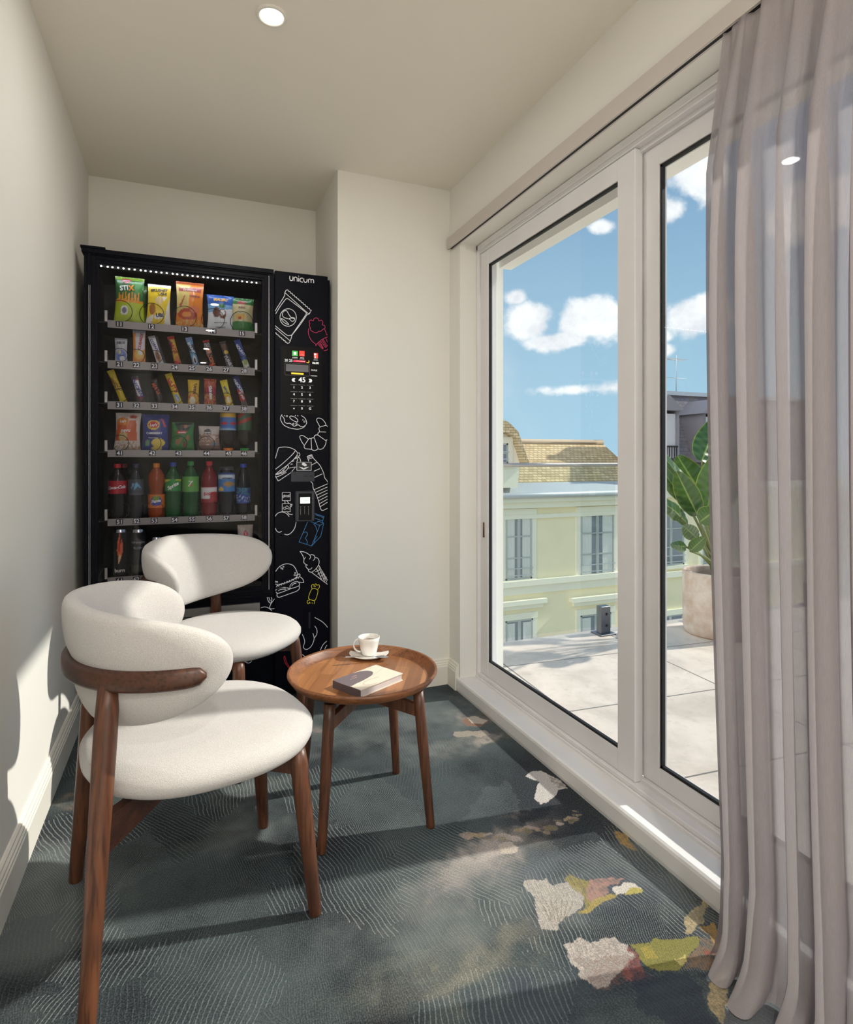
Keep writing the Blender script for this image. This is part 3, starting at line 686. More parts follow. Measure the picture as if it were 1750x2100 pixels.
# right-hand control column
b = MB(); b.rbox(0.3815, 0.6245, YM - .004, YM + .03, 0.03, MZ + .002, .002); panel = b.build('control_panel', M['black'], vm)
YP = YM - .0046
def Z2(x, y): return (400 + x / 5.833, 540 + y / 5.833)
def Z4(x, y): return (530 + x / 7.5, 840 + y / 7.5)
def Z5(x, y): return (480 + x / 6.175, 1100 + y / 6.176)
def stroke(b, pts, T, w=0.0026, closed=False, smooth=True, mi=0, Y=YP, xmin=0.3825, xmax=0.6235):
    pts = [T(*p) for p in pts]
    if smooth and len(pts) > 2: pts = catmull(pts, closed, 5)
    q = [P(px, py, Y) for px, py in pts]; q = [(p.x, p.z) for p in q]
    if closed: q.append(q[0])
    runs, cur = [], []
    for (x, z) in q:
        if xmin <= x <= xmax:
            if not cur or math.hypot(x - cur[-1][0], z - cur[-1][1]) > 1e-5: cur.append((x, z))
        else:
            if cur: cur.append((min(max(x, xmin), xmax), z)); runs.append(cur); cur = []
    if cur: runs.append(cur)
    for u in runs:
        n = len(u)
        if n < 2: continue
        loop = closed and len(runs) == 1 and math.hypot(u[0][0] - u[-1][0], u[0][1] - u[-1][1]) < 1e-5
        vs = []
        for k in range(n):
            a = u[k - 1] if k > 0 else (u[-2] if loop else None); c = u[k + 1] if k < n - 1 else (u[1] if loop else None)
            d1 = None if a is None else (u[k][0] - a[0], u[k][1] - a[1]); d2 = None if c is None else (c[0] - u[k][0], c[1] - u[k][1])
            d1 = d1 or d2; d2 = d2 or d1; l1 = math.hypot(*d1) or 1e-9; l2 = math.hypot(*d2) or 1e-9
            n1 = (-d1[1] / l1, d1[0] / l1); n2 = (-d2[1] / l2, d2[0] / l2); mx, mz = n1[0] + n2[0], n1[1] + n2[1]; L = math.hypot(mx, mz)
            if L < 1e-6: mx, mz, L = n1[0], n1[1], 1.0
            mx, mz = mx / L, mz / L; sc_ = min(1.6, 1 / max(.4, mx * n1[0] + mz * n1[1])) * w / 2
            vs += [(u[k][0] + mx * sc_, Y, u[k][1] + mz * sc_), (u[k][0] - mx * sc_, Y, u[k][1] - mz * sc_)]
        b.add(vs, [(2 * k, 2 * k + 2, 2 * k + 3, 2 * k + 1) for k in range(n - 1)], mi)
def circ(b, x, y, r, T, w=0.0016, mi=0, ry=None):
    stroke(b, [(x + r * math.cos(a), y + (ry or r) * math.sin(a)) for a in np.arange(0, 6.28, .7)], T, w, True, mi=mi)
def zig(p0, p1, n, amp):
    out = []; dx, dy = p1[0] - p0[0], p1[1] - p0[1]; L = math.hypot(dx, dy)
    for k in range(n + 1):
        s = amp if k % 2 else -amp; out.append((p0[0] + dx * k / n - dy / L * s, p0[1] + dy * k / n + dx / L * s))
    return out
def drawing(name, m, items, T, w=0.0026, parent=None, **kw):
    b = MB()
    for it in items:
        c = it[0] == 'c'; s = it[0] == 'l'; pts = it[1:] if isinstance(it[0], str) else it
        stroke(b, list(pts), T, w, closed=c, smooth=not s, **kw)
    return b, m, name, parent or panel
def done(t, extra=None):
    b, m, name, par = t
    if extra: extra(b)
    return b.build(name, m, par, fix=False)
done(drawing('brand_lettering', M['white_ink'], [
    ((1135, 152), (1134, 180), (1142, 203), (1158, 207), (1170, 195), (1173, 158)), ((1187, 212), (1187, 178), (1197, 165), (1212, 167), (1222, 180), (1223, 217)),
    ('l', (1241, 174), (1241, 219)), ('l', (1240, 150), (1241, 158)), ((1292, 180), (1275, 176), (1261, 184), (1257, 203), (1266, 220), (1290, 225)),
    ((1303, 182), (1303, 208), (1312, 225), (1327, 228), (1339, 216), (1342, 187)), ((1357, 231), (1358, 198), (1370, 188), (1383, 194), (1389, 206), (1389, 233)),
    ((1389, 206), (1397, 193), (1411, 194), (1420, 207), (1421, 236))], Z2, .0034))
done(drawing('crisp_packet_drawing', M['white_ink'], [
    ('l', (1110, 318), (1090, 322), (1075, 350), (1360, 605), (1390, 570)), ('l',) + tuple(zig((1110, 320), (1392, 566), 22, 5)), ('l', (1390, 568), (1368, 606), (1340, 616)),
    ((1075, 350), (1073, 382), (1050, 425), (957, 572)), ((957, 618), (1020, 515), (1085, 430), (1105, 423), (1125, 432), (1318, 580), (1330, 603), (1318, 628), (1172, 838), (1145, 860), (1110, 862), (1080, 845), (957, 745)),
    ((1340, 616), (1255, 740), (1165, 855), (1155, 885), (1140, 928)), ('l', (1142, 930), (957, 775)), ('l',) + tuple(zig((1108, 958), (957, 828), 14, 5)), ('l', (1142, 930), (1125, 952), (1108, 960)),
    ('c', (1050, 595), (1070, 568), (1100, 572), (1125, 615), (1150, 645), (1190, 655), (1187, 682), (1160, 695), (1130, 668), (1070, 650), (1048, 625)), ('c', (1035, 660), (1080, 686), (1122, 732), (1085, 720), (1048, 690)), ((1120, 668), (1145, 655), (1188, 660))], Z2, .0026),
    lambda b: circ(b, 1115, 648, 98, Z2, .0026, ry=105))
done(drawing('cupcake_drawing', M['pink_ink'], [
    ('c', (1368, 742), (1374, 720), (1366, 698), (1385, 678), (1415, 688), (1425, 662), (1452, 653), (1478, 666), (1484, 690), (1512, 680), (1530, 705), (1524, 735), (1552, 745), (1555, 775), (1530, 790), (1508, 812), (1482, 812), (1460, 830), (1435, 830), (1408, 815), (1385, 800), (1380, 772)),
    ((1365, 775), (1355, 820), (1370, 880), (1400, 930), (1437, 960), (1452, 988)), ((1550, 785), (1568, 830), (1574, 855), (1598, 852)), ((1440, 985), (1462, 960), (1500, 925), (1540, 900), (1570, 885), (1598, 880)),
    ('l', (1465, 960), (1525, 1025), (1535, 1015), (1490, 935), (1500, 925), (1560, 1005), (1575, 1000), (1518, 915)), ('l', (1530, 908), (1585, 990), (1592, 980), (1545, 898)), ('l', (1480, 950), (1530, 1015)), ('l', (1565, 890), (1598, 945)), ((1540, 1045), (1572, 1040), (1600, 1022))], Z2, .0020))
done(drawing('doughnut_drawing', M['white_ink'], [
    ((365, 75), (345, 110), (345, 160), (385, 230), (450, 270), (530, 293), (620, 300), (700, 270), (740, 215), (740, 180), (715, 130), (660, 90)), ('c', (482, 112), (505, 98), (560, 115), (600, 150), (608, 180), (590, 190), (540, 170), (498, 140)),
    ((360, 95), (385, 120), (400, 150), (405, 190), (440, 212), (480, 210), (515, 228), (550, 255), (590, 240), (620, 236), (655, 262), (700, 258), (738, 225))], Z4, .0026),
    lambda b: [circ(b, *q, 11, Z4, .0018) for q in ((440, 100), (540, 220), (585, 217), (710, 185))] + [circ(b, *q, 4, Z4, .002) for q in ((405, 92), (570, 92), (607, 95), (685, 158))])
CRO = [((950, 268), (920, 215), (897, 165), (905, 138), (935, 130), (985, 150), (1030, 205), (1040, 240)), ('l', (1040, 240), (950, 268)), ((1040, 240), (1065, 262), (1078, 310), (1075, 360)), ((950, 268), (930, 292), (940, 320), (940, 343)), ('l', (1075, 360), (1040, 345), (940, 342)),
       ((1075, 360), (1078, 420), (1045, 480), (1035, 530), (1000, 590), (950, 612), (915, 598)), ((940, 343), (916, 365), (918, 392)), ('l', (918, 392), (1045, 482)), ((918, 392), (885, 390), (862, 410), (856, 438)), ('l', (862, 438), (920, 602)),
       ((920, 602), (885, 625), (850, 628), (820, 612)), ((856, 438), (835, 432), (812, 450)), ('l', (812, 450), (820, 612)), ((820, 612), (770, 605), (728, 602), (705, 580), (708, 552)), ((812, 450), (790, 442), (770, 458)), ('l', (770, 458), (708, 552)), ((708, 552), (668, 495), (638, 425), (648, 402), (690, 402), (768, 452))]
done(drawing('croissant_drawing', M['white_ink'], CRO, Z4, .0026))
def Z5c(x, y): return Z5((x - 640) * .95 + 5, (y - 130) * 1.03 + 1160)
done(drawing('croissant_drawing', M['white_ink'], CRO[8:], lambda x, y: (480 + (x - 640) * .118 + 3, 1310 + (y - 390) * .133 + 18), .0026, xmin=-1, Y=YM + .0052))
done(drawing('sandwich_drawing', M['white_ink'], [
    ((308, 592), (340, 580), (420, 575), (500, 590), (565, 622), (600, 665), (595, 700), (540, 770), (440, 858), (350, 925), (262, 998)), ('l', (308, 592), (262, 750)), ((572, 630), (520, 695), (440, 770), (350, 850), (262, 918)),
    ((262, 1000), (330, 988), (400, 960), (450, 910), (465, 872), (445, 855)), ((270, 998), (350, 960), (410, 905), (440, 868)), ('l', (262, 1020), (305, 1097), (330, 1085), (500, 970), (575, 882), (465, 900)), ('l', (262, 1040), (330, 1018), (430, 965)),
    ((600, 690), (610, 668), (632, 668), (640, 700), (625, 716), (602, 708)), ((570, 738), (610, 730), (640, 755), (652, 800)), ((560, 760), (590, 750), (605, 775), (590, 800)), ((500, 850), (510, 835), (530, 840)), ((520, 800), (535, 788), (550, 795)), ((345, 960), (352, 975), (365, 968)), ((380, 935), (390, 950), (400, 935)), ((580, 740), (600, 755), (610, 740))], Z4, .0024))
done(drawing('bottle_drawing', M['white_ink'], [
    ('l', (752, 718), (822, 692)), ('l', (754, 724), (824, 698)), ('l', (764, 742), (832, 716)), ('l', (772, 762), (842, 738)), ('l', (752, 718), (775, 795)), ('l', (822, 692), (848, 750)), ((848, 750), (895, 800), (945, 855), (985, 930), (1005, 980), (1022, 1050), (1060, 1100), (1078, 1170)),
    ((805, 1105), (835, 1140), (845, 1210), (880, 1280), (905, 1340), (930, 1420), (950, 1500), (980, 1550), (1040, 1530), (1080, 1508)), ('l', (820, 852), (898, 810)), ('l', (855, 948), (945, 908)), ('l', (862, 1045), (985, 988))]
    + [('l', (858 + 15 * k, 1232 + 44 * k), (1070 if k == 0 else 1080, 1142 + 47 * k)) for k in range(7)], Z4, .0026))
done(drawing('apple_drawing', M['white_ink'], [
    ((255, 1650), (290, 1600), (350, 1575), (410, 1585), (450, 1615), (475, 1648)), ((255, 1800), (278, 1860), (320, 1888), (360, 1870)), ((400, 1915), (450, 1925), (510, 1890), (560, 1820), (582, 1725)),
    ('l', (410, 1400), (410, 1440)), ('l', (442, 1405), (468, 1442)), ((490, 1470), (517, 1455), (512, 1480), (495, 1500)), ((450, 1575), (470, 1605), (527, 1612))], Z4, .0026))
done(drawing('instruction_sign', M['white_ink'], [
    ('l', (368, 1274), (492, 1274), (492, 1400), (368, 1400), (368, 1274)), ('l', (368, 1446), (492, 1446), (492, 1570), (368, 1570), (368, 1446)), ((375, 1345), (395, 1320), (470, 1320), (488, 1300)), ((380, 1360), (400, 1340), (470, 1342), (486, 1330)), ('l', (400, 1308), (400, 1350)), ('l', (460, 1312), (460, 1348)),
    ((380, 1520), (400, 1500), (430, 1520), (410, 1535), (385, 1522)), ((420, 1500), (440, 1480), (465, 1500), (485, 1520)), ((400, 1540), (440, 1520), (480, 1535))], Z4, .0018))
done(drawing('carton_drawing', M['blue_ink'], [
    ('l', (865, 1595), (1010, 1645), (985, 1722), (1005, 1752), (960, 1950), (820, 2098)), ('l', (865, 1612), (1006, 1662)), ('l', (762, 1718), (690, 1890), (625, 2035), (820, 2098)), ((690, 1892), (735, 1882), (758, 1920), (728, 1975), (755, 2035), (742, 2075)), ('l', (800, 1720), (945, 1782), (1003, 1748)),
    ('l', (945, 1782), (820, 2098)), ('l', (868, 1668), (985, 1712)), ((845, 1740), (880, 1742), (930, 1718), (985, 1742)), ((848, 1755), (880, 1795), (908, 1870)), ((905, 1950), (870, 2000), (860, 2055))], Z4, .0020))
done(drawing('ice_cream_drawing', M['white_ink'], [
    ((835, 190), (880, 195), (930, 215), (962, 240)), ((962, 240), (985, 230), (1015, 242), (1025, 268)), ((1025, 268), (1058, 275), (1078, 310), (1072, 360), (1035, 415), (985, 455)), ((985, 455), (950, 445), (940, 415)), ((940, 415), (915, 390), (912, 357)), ((912, 357), (885, 330), (887, 292), (870, 240), (835, 190)),
    ((962, 240), (970, 265), (955, 290)), ((1025, 268), (1020, 290), (1000, 306)), ((887, 292), (907, 262)), ((912, 357), (935, 366)), ((940, 415), (968, 416), (990, 395)), ('l', (1075, 367), (1200, 556)), ('l', (985, 457), (1198, 607)),
    ('l', (1045, 405), (1110, 545)), ('l', (1075, 395), (1150, 570)), ('l', (1105, 420), (1175, 580)), ('l', (1030, 450), (1095, 420)), ('l', (1060, 480), (1125, 440)), ('l', (1100, 505), (1150, 478)), ('l', (1130, 545), (1175, 515))], Z5, .0026))
done(drawing('burger_drawing', M['white_ink'], [
    ((520, 455), (570, 390), (630, 355), (690, 348), (750, 370), (790, 430), (805, 490), (785, 520), (700, 575), (600, 603), (520, 606)), ((805, 490), (825, 475), (838, 490), (826, 512)), ((835, 510), (870, 540), (882, 583), (830, 580), (775, 570)),
    ('l',) + tuple(zig((520, 640), (830, 515), 20, 9)), ((520, 690), (560, 662), (640, 645), (705, 660), (712, 620), (750, 585), (800, 570), (828, 598), (815, 630), (705, 668), (565, 720), (532, 702)), ((530, 675), (600, 650), (690, 652)), ((548, 722), (546, 752), (575, 770), (700, 728), (790, 695), (828, 662), (825, 625)),
    ((560, 690), (600, 670), (660, 668)), ((730, 630), (760, 600), (790, 592))], Z5, .0026),
    lambda b: [circ(b, *q, 7, Z5, .0018) for q in ((597, 400), (615, 412), (626, 386), (776, 464), (766, 490), (788, 492), (546, 577), (525, 572))])
done(drawing('sweet_drawing', M['yellow_ink'], [
    ('c', (998, 663), (1030, 662), (1060, 678), (1062, 710), (1040, 785), (1018, 812), (975, 803), (946, 785), (950, 750), (975, 685)), ((990, 664), (982, 628), (1000, 608), (1018, 620), (1036, 600), (1050, 618), (1076, 614), (1083, 642), (1062, 670)), ('l', (1030, 625), (1032, 640)), ('l', (1010, 628), (1020, 642)),
    ((962, 804), (932, 815), (930, 845), (948, 852), (957, 832), (965, 848)), ((1016, 812), (1020, 835), (1015, 856)), ((985, 848), (992, 840), (997, 850))], Z5, .0024))
done(drawing('fruit_drawing', M['white_ink'], [
    ((1020, 1025), (1110, 1075), (1160, 1120), (1200, 1170)), ((1020, 1130), (1050, 1180), (1048, 1240), (1015, 1292)), ((1000, 1225), (1015, 1300), (980, 1390), (920, 1432), (880, 1405), (895, 1340), (887, 1290), (865, 1240)), ((1200, 1305), (1130, 1370), (1095, 1440)), ((1200, 1355), (1165, 1395), (1150, 1430)), ((865, 1495), (900, 1525), (940, 1570))], Z5, .0026))
done(drawing('chilli_drawing', M['red_ink'], [((700, 1670), (650, 1602), (633, 1540), (645, 1518), (665, 1590), (712, 1668)), ((712, 1690), (685, 1720), (682, 1760), (705, 1790))], Z5, .0030))
done(drawing('blossom_drawing', M['white_ink'], [((420, 770), (435, 820), (465, 845), (480, 800), (472, 770)), ((522, 780), (465, 860), (450, 912)), ((340, 905), (390, 893), (440, 908), (478, 942)), ((455, 912), (480, 918), (514, 912)), ((440, 770), (460, 820))], Z5, .0026, xmin=-1, Y=YM + .0052))
done(drawing('vent_stripes', M['white_ink'], [('l', (892 + 14 * k, 1978 + 8 * k), (905 + 14 * k, 2088)) for k in range(6)], Z5, .0020))
# display and keypad block
def quadp(b, x0, y0, x1, y1, T, d=.001, mi=0, Y=YP):
    p0, p1 = P(*T(x0, y0), Y), P(*T(x1, y1), Y); b.box(p0.x, p1.x, Y - d, Y, min(p0.z, p1.z), max(p0.z, p1.z), mi)
def Z6(x, y): return (560 + x / 12.35, 690 + y / 12.35)
M['screen_black'] = mat('screen_black', rgb(14, 12, 13), 0.3, spec=.15)
def glow(n, c, s=0.8): return mat(n, c, 0.4, emit=c, estr=s)
G = dict(w=glow('screen_white', rgb(235, 235, 235), .7), g=glow('screen_green', rgb(60, 160, 70)), r=glow('screen_red', rgb(225, 60, 45)), k=glow('screen_crimson', rgb(205, 30, 60)), y=glow('screen_yellow', rgb(235, 200, 60)), s=glow('screen_grey', rgb(96, 94, 96), .5))
b = MB(); quadp(b, 190, 230, 1240, 1985, Z6, .002); kp = b.build('display_block', M['screen_black'], panel)
YS = YP - .0024
def on(b, s, x, y, hpx, mi=0, bold=0.0, T=Z6):
    p = P(*T(x, y), YS); h = P(*T(x, y - hpx / 2), YS).z - P(*T(x, y + hpx / 2), YS).z; text_on(b, s, p.x, p.z, h, YS, mi, bold)
b = MB(); quadp(b, 485, 358, 628, 500, Z6, .001, 0, YS + .001); quadp(b, 525, 395, 590, 465, Z6, .001, 1, YS); b.build('green_icon', [G['g'], G['w']], kp)
b = MB(); quadp(b, 668, 362, 798, 505, Z6, .001, 0, YS + .001); on(b, 'HTML', 737, 468, 30, 1, .02); b.build('red_icon', [G['r'], G['w']], kp)
b = MB(); quadp(b, 1035, 420, 1140, 550, Z6, .001, 0, YS + .001); quadp(b, 1045, 430, 1095, 480, Z6, .001, 1, YS); quadp(b, 1060, 500, 1085, 540, Z6, .001, 1, YS); b.build('red_icon', [G['r'], G['w']], kp)
b = MB(); on(b, '20 20', 395, 605, 62); on(b, '06:00', 1080, 672, 52, 0, .02); quadp(b, 490, 525, 620, 540, Z6, .0005, 0, YS); quadp(b, 490, 560, 635, 573, Z6, .0005, 0, YS); quadp(b, 690, 535, 790, 550, Z6, .0005, 0, YS); quadp(b, 675, 568, 790, 580, Z6, .0005, 0, YS); quadp(b, 1040, 565, 1130, 577, Z6, .0005, 0, YS); quadp(b, 1025, 592, 1145, 604, Z6, .0005, 0, YS); quadp(b, 955, 990, 1115, 1008, Z6, .0005, 0, YS); on(b, 'PAYLE', 1045, 855, 38)
b.build('screen_lettering', G['w'], kp)
b = MB(); quadp(b, 515, 595, 825, 662, Z6, .0008, 0, YS + .001); quadp(b, 580, 615, 810, 635, Z6, .0005, 1, YS); b.build('red_button', [G['k'], G['w']], kp)
b = MB(); stroke(b, [(905, 610), (912, 650), (880, 668), (850, 650)], Z6, .0028, Y=YS); b.build('moon_icon', G['y'], kp)
b = MB(); stroke(b, [(310, 670), (920, 700), (930, 720), (930, 990), (910, 1005), (330, 975), (305, 955), (303, 690)], Z6, .0010, True, False, Y=YS)
for k in range(8): quadp(b, 330, 727 + 21 * k, 900, 732 + 21 * k, Z6, .0004, 0, YS)
b.build('text_box', G['s'], kp)
b = MB(); quadp(b, 465, 912, 775, 970, Z6, .0008, 0, YS); b.build('yellow_button', G['y'], kp)
b = MB(); on(b, '45', 735, 1095, 125, 0, .01); on(b, '\u00ab', 522, 1080, 120, 0, .03); on(b, '\u00bb', 950, 1098, 120, 0, .03); b.build('selection_number', G['w'], kp)
for r_ in range(4):
    for c_ in range(3):
        x, y = 532 + c_ * 203, 1290 + r_ * 176 + c_ * 6
        b = MB(); quadp(b, x - 88, y - 76, x + 86, y - 58, Z6, .0022, 0, YS + .001); on(b, '123456789^0G'[r_ * 3 + c_], x, y - 4 + (18 if r_ == 3 and c_ == 0 else 0), 58, 1, .015)
        b.build('key', [M['dark_steel'], G['w']], kp)
# note and coin sign, bill slot, card reader, locks, coin return
b = MB(); stroke(b, [(592, 808), (815, 808), (815, 934), (592, 934)], Z4, .0018, True, False); quadp(b, 598, 815, 810, 928, Z4, .0006, 1)
for q in ([(620, 880), (680, 890), (700, 905), (720, 890), (785, 880), (720, 915), (700, 922), (680, 915)], [(668, 835), (685, 815), (712, 820), (745, 845), (740, 868), (712, 872), (690, 858), (672, 850)]):
    pp = [P(*Z4(*t), YP - .0009) for t in q]; b.add([(p.x, p.y, p.z) for p in pp], [tuple(range(len(pp)))], 0)
b.build('banknote_sign', [M['white_ink'], M['tag']], panel, fix=False)
b = MB(); quadp(b, 502, 955, 862, 1105, Z4, .004); bs = b.build('bill_slot', mat('plastic_grey', rgb(38, 40, 50), 0.5), panel)
b = MB(); quadp(b, 700, 1018, 760, 1030, Z4, .001, 0, YP - .004); quadp(b, 775, 1016, 845, 1028, Z4, .001, 0, YP - .004); b.build('slot_opening', M['gasket'], bs)
b = MB(); p0, p1 = P(*Z4(560, 1252), YP), P(*Z4(862, 1715), YP); b.rbox(p0.x, p1.x, YP - .016, YP, p1.z, p0.z, .005); cr = b.build('card_reader', mat('reader_plastic', rgb(46, 48, 58), 0.4), panel)
p0, p1 = P(*Z4(612, 1288), YP), P(*Z4(812, 1688), YP)
b = MB(); b.rbox(p0.x, p1.x, YP - .019, YP - .015, p1.z, p0.z, .002); b.build('reader_face', M['screen_black'], cr)
p0, p1 = P(*Z4(632, 1345), YP), P(*Z4(782, 1438), YP)
b = MB(); b.box(p0.x, p1.x, YP - .0195, YP - .019, p1.z, p0.z, 0); text_on(b, '12:34', (p0.x + p1.x) / 2, (p0.z + p1.z) / 2, .006, YP - .0198, 1)
b.build('reader_screen', [glow('reader_white', rgb(215, 222, 220), .9), mat('reader_teal', rgb(90, 140, 130))], cr)
b = MB()
for x, h in ((650, 150), (712, 130), (772, 150)):
    quadp(b, x - 8, 1490, x + 8, 1502, Z4, .0004, 0, YP - .0192); quadp(b, x - 3, 1515, x + 3, 1515 + h * .7, Z4, .0004, 0, YP - .0192)
b.build('reader_marks', G['s'], cr)
for q in (Z4(350, 1925), Z5(595, -10)):
    p = P(*q, YP); b = MB(); b.tube([(p.x, YP - .004, p.z), (p.x, YP, p.z)], .006, 16); b.build('lock', M['gasket'], panel)
b = MB(); p0, p1 = P(*Z5(885, 905), YP), P(*Z5(1022, 1180), YP); ring(b, p0.x, p1.x, p1.z, p0.z, YP - .002, .004, .004); b.build('coin_return', M['black'], panel)
b = MB(); quadp(b, 945, 960, 970, 1165, Z5, .001); b.build('coin_return_slot', M['gasket'], panel)

# ------------------------------------------------------------------ goods inside the machine
M['paint'] = mat('printed_film', rough=0.32, attr='print', coat=0.25, bump=(70, 0.12, 0.002))
M['paint_flat'] = mat('printed_label', rough=0.45, attr='print')
_inkc = {}
def ink(c):
    if c not in _inkc: _inkc[c] = mat('ink_%d_%d_%d' % c, rgb(*c), 0.45)
    return _inkc[c]
def inside(pts, u, v):
    c = False; n = len(pts)
    for k in range(n):
        (x1, y1), (x2, y2) = pts[k], pts[(k + 1) % n]
        if (y1 > v) != (y2 > v) and u < (x2 - x1) * (v - y1) / (y2 - y1) + x1: c = not c
    return c
def paintfn(base, shapes):
    def f(u, v):
        c = base
        for s in shapes:
            if s[0] == 'band' and s[1] <= v <= s[2]: c = s[3]
            elif s[0] == 'col' and s[1] <= u <= s[2]: c = s[3]
            elif s[0] == 'ell' and ((u - s[1]) / s[3]) ** 2 + ((v - s[2]) / s[4]) ** 2 < 1: c = s[5]
            elif s[0] == 'poly' and inside(s[1], u, v): c = s[2]
            elif s[0] == 'rays' and s[3] < v < s[4] and abs(u - s[1]) < s[2] and math.sin(u * 55) > (v - s[3]) / (s[4] - s[3]) * 2 - 1: c = s[5]
            elif s[0] == 'speck' and s[1] <= v <= s[2] and noise.noise(Vector((u * 14, v * 20, 3.1))) > .12: c = s[3]
        return c
    return f
def set_print(me, cols):
    ca = me.color_attributes.new('print', 'FLOAT_COLOR', 'POINT'); a = np.ones((len(me.vertices), 4), np.float32)
    for i, c in enumerate(cols): a[i, :3] = rgb(*c)[:3]
    ca.data.foreach_set('color', a.ravel())
def film_bag(name, x0, x1, z0, z1, y, t, fn, texts, label, cat, group, tilt=0.0, skew=0.0, top=1.0, nu=30, nv=40):
    """pillow-shaped film bag: x0..x1, z0..z1, thickness t; tilt leans it sideways; top = width factor at the top"""
    wd, h = x1 - x0, z1 - z0; cx = (x0 + x1) / 2
    r = empty(name, (cx, y, z0), label, cat, group)
    r.rotation_euler = (0, tilt, 0)
    def surf(u, v, side):
        puff = (max(0, math.sin(math.pi * min(max((v - .04) / .92, 0), 1))) ** .45) * (max(0, math.sin(math.pi * u)) ** .55)
        wv = 1 - .10 * math.sin(math.pi * v) * (1 if top else 1); wf = (1 - v) + v * top
        X = (u - .5) * wd * wv * wf + skew * v * wd
        Y = side * (t / 2) * puff + 0.0012 * math.sin(u * 60) * (1 if v < .05 or v > .95 else 0) + .0015 * noise.noise(Vector((u * 9, v * 9, cx * 30)))
        return (X, Y, v * h)
    b = MB(); cols = []
    for side in (-1, 1):
        vs = [surf(i / nu, j / nv, side) for j in range(nv + 1) for i in range(nu + 1)]
        fs = [(j * (nu + 1) + i, j * (nu + 1) + i + 1, (j + 1) * (nu + 1) + i + 1, (j + 1) * (nu + 1) + i) for j in range(nv) for i in range(nu)]
        b.add(vs, fs if side < 0 else [f[::-1] for f in fs], 0, True)
        cols += [fn(i / nu, j / nv) for j in range(nv + 1) for i in range(nu + 1)]
    o = b.build('film', M['paint'], r, world=False, fix=False); set_print(o.data, cols)
    for tx in texts:
        s, u, v, hh, c = tx[:5]; rot = R(tx[5]) if len(tx) > 5 else 0; bold = tx[6] if len(tx) > 6 else .02; shear = tx[7] if len(tx) > 7 else 0
        vs, fs = text_geo(s, bold, shear); cs, sn = math.cos(rot), math.sin(rot); out = []
        for (a, q) in vs:
            uu = u + (a * cs - q * sn) * hh / wd; vv = v + (a * sn + q * cs) * hh / h
            p = surf(min(max(uu, 0.02), .98), min(max(vv, .02), .98), -1); out.append((p[0], p[1] - .0016, p[2]))
        tb = MB(); tb.add(out, fs); tb.build('printed_name', ink(c), r, world=False, fix=False)
    return r
def px_bag(name, xa, xb, ya, row, fn, texts, label, cat, group, t=.035, tilt=0, skew=0, top=1.0, y=YI, dz=0.0, nu=30, nv=40):
    z0 = RAILS[row][1] - .008 + dz; zt = P((xa + xb) / 2, ya, y).z; pa, pb = P(xa, 900, y), P(xb, 900, y)
    if tilt:
        h = zt - z0; c = math.cos(tilt); wd = pb.x - pa.x; w2 = max(.028, wd - abs(math.sin(tilt)) * h / 1.0)
        cx = (pa.x + pb.x) / 2 - math.sin(tilt) * h / 2 
        return film_bag(name, cx - w2 / 2, cx + w2 / 2, z0 + abs(math.sin(tilt)) * w2 / 2, z0 + (h - abs(math.sin(tilt)) * w2) / c + .004, y, t, fn, texts, label, cat, group, tilt, skew, top, nu, nv)
    return film_bag(name, pa.x, pb.x, z0, zt, y, t, fn, texts, label, cat, group, 0, skew, top, nu, nv)
W_ = (240, 238, 235); K_ = (20, 20, 22)
g1, g2, g3, g4 = 'crisp bags on the top shelf', 'snack bars on the second shelf', 'sweets on the third shelf', 'snack bags on the fourth shelf'
px_bag('crisp_bag', 232, 297, 569, 0, paintfn((176, 196, 40), [('band', .5, 1, (44, 96, 48)), ('band', .93, 1, (120, 160, 50)), ('ell', .78, .78, .22, .14, (60, 130, 60)), ('rays', .45, .4, .5, .68, (224, 150, 40)), ('band', .46, .5, (226, 150, 44)), ('ell', .33, .30, .12, .10, W_), ('ell', .33, .30, .08, .07, (120, 120, 140)), ('ell', .38, .92, .16, .05, (150, 50, 70)), ('band', 0, .06, (150, 170, 50))]),
       [('STI', .30, .76, .020, (225, 230, 225), 8, .03), ('X', .56, .77, .022, (230, 140, 40), 8, .04), ('Lorenz', .38, .92, .007, (230, 200, 200), 0)], 'green and lime crisp bag in slot 11, top shelf far left', 'crisps', g1, top=.93, skew=.03)
px_bag('crisp_bag', 236, 301, 584, 0, paintfn((70, 130, 56), [('band', 0, .5, (160, 180, 60))]), [], 'green crisp bag standing behind the lime one in slot 11', 'crisps', g1, y=YI + .05, top=.95, skew=.04)
px_bag('crisp_bag', 298, 351, 584, 0, paintfn((236, 204, 40), [('band', .95, 1, W_), ('poly', [(.7, 0), (1, 0), (1, .75), (.85, .45)], (226, 222, 210)), ('poly', [(0, 0), (.2, 0), (.3, .3), (.0, .2)], (226, 222, 210)), ('ell', .5, .62, .18, .09, (228, 200, 140)), ('ell', .22, .42, .14, .13, (170, 110, 50)), ('poly', [(.32, .27), (.72, .33), (.72, .22), (.34, .18)], W_), ('poly', [(.66, .7), (.86, .72), (.74, .6)], W_)]),
       [('#KUSHET', .50, .86, .0125, (30, 30, 50), 3, .03, .2), ('USHI', .66, .775, .0125, (30, 30, 50), 3, .03, .2), ('UBI', .54, .28, .015, (20, 24, 60), 3, .04)], 'yellow and white crisp bag in slot 12 on the top shelf', 'crisps', g1, top=.9, skew=.05)
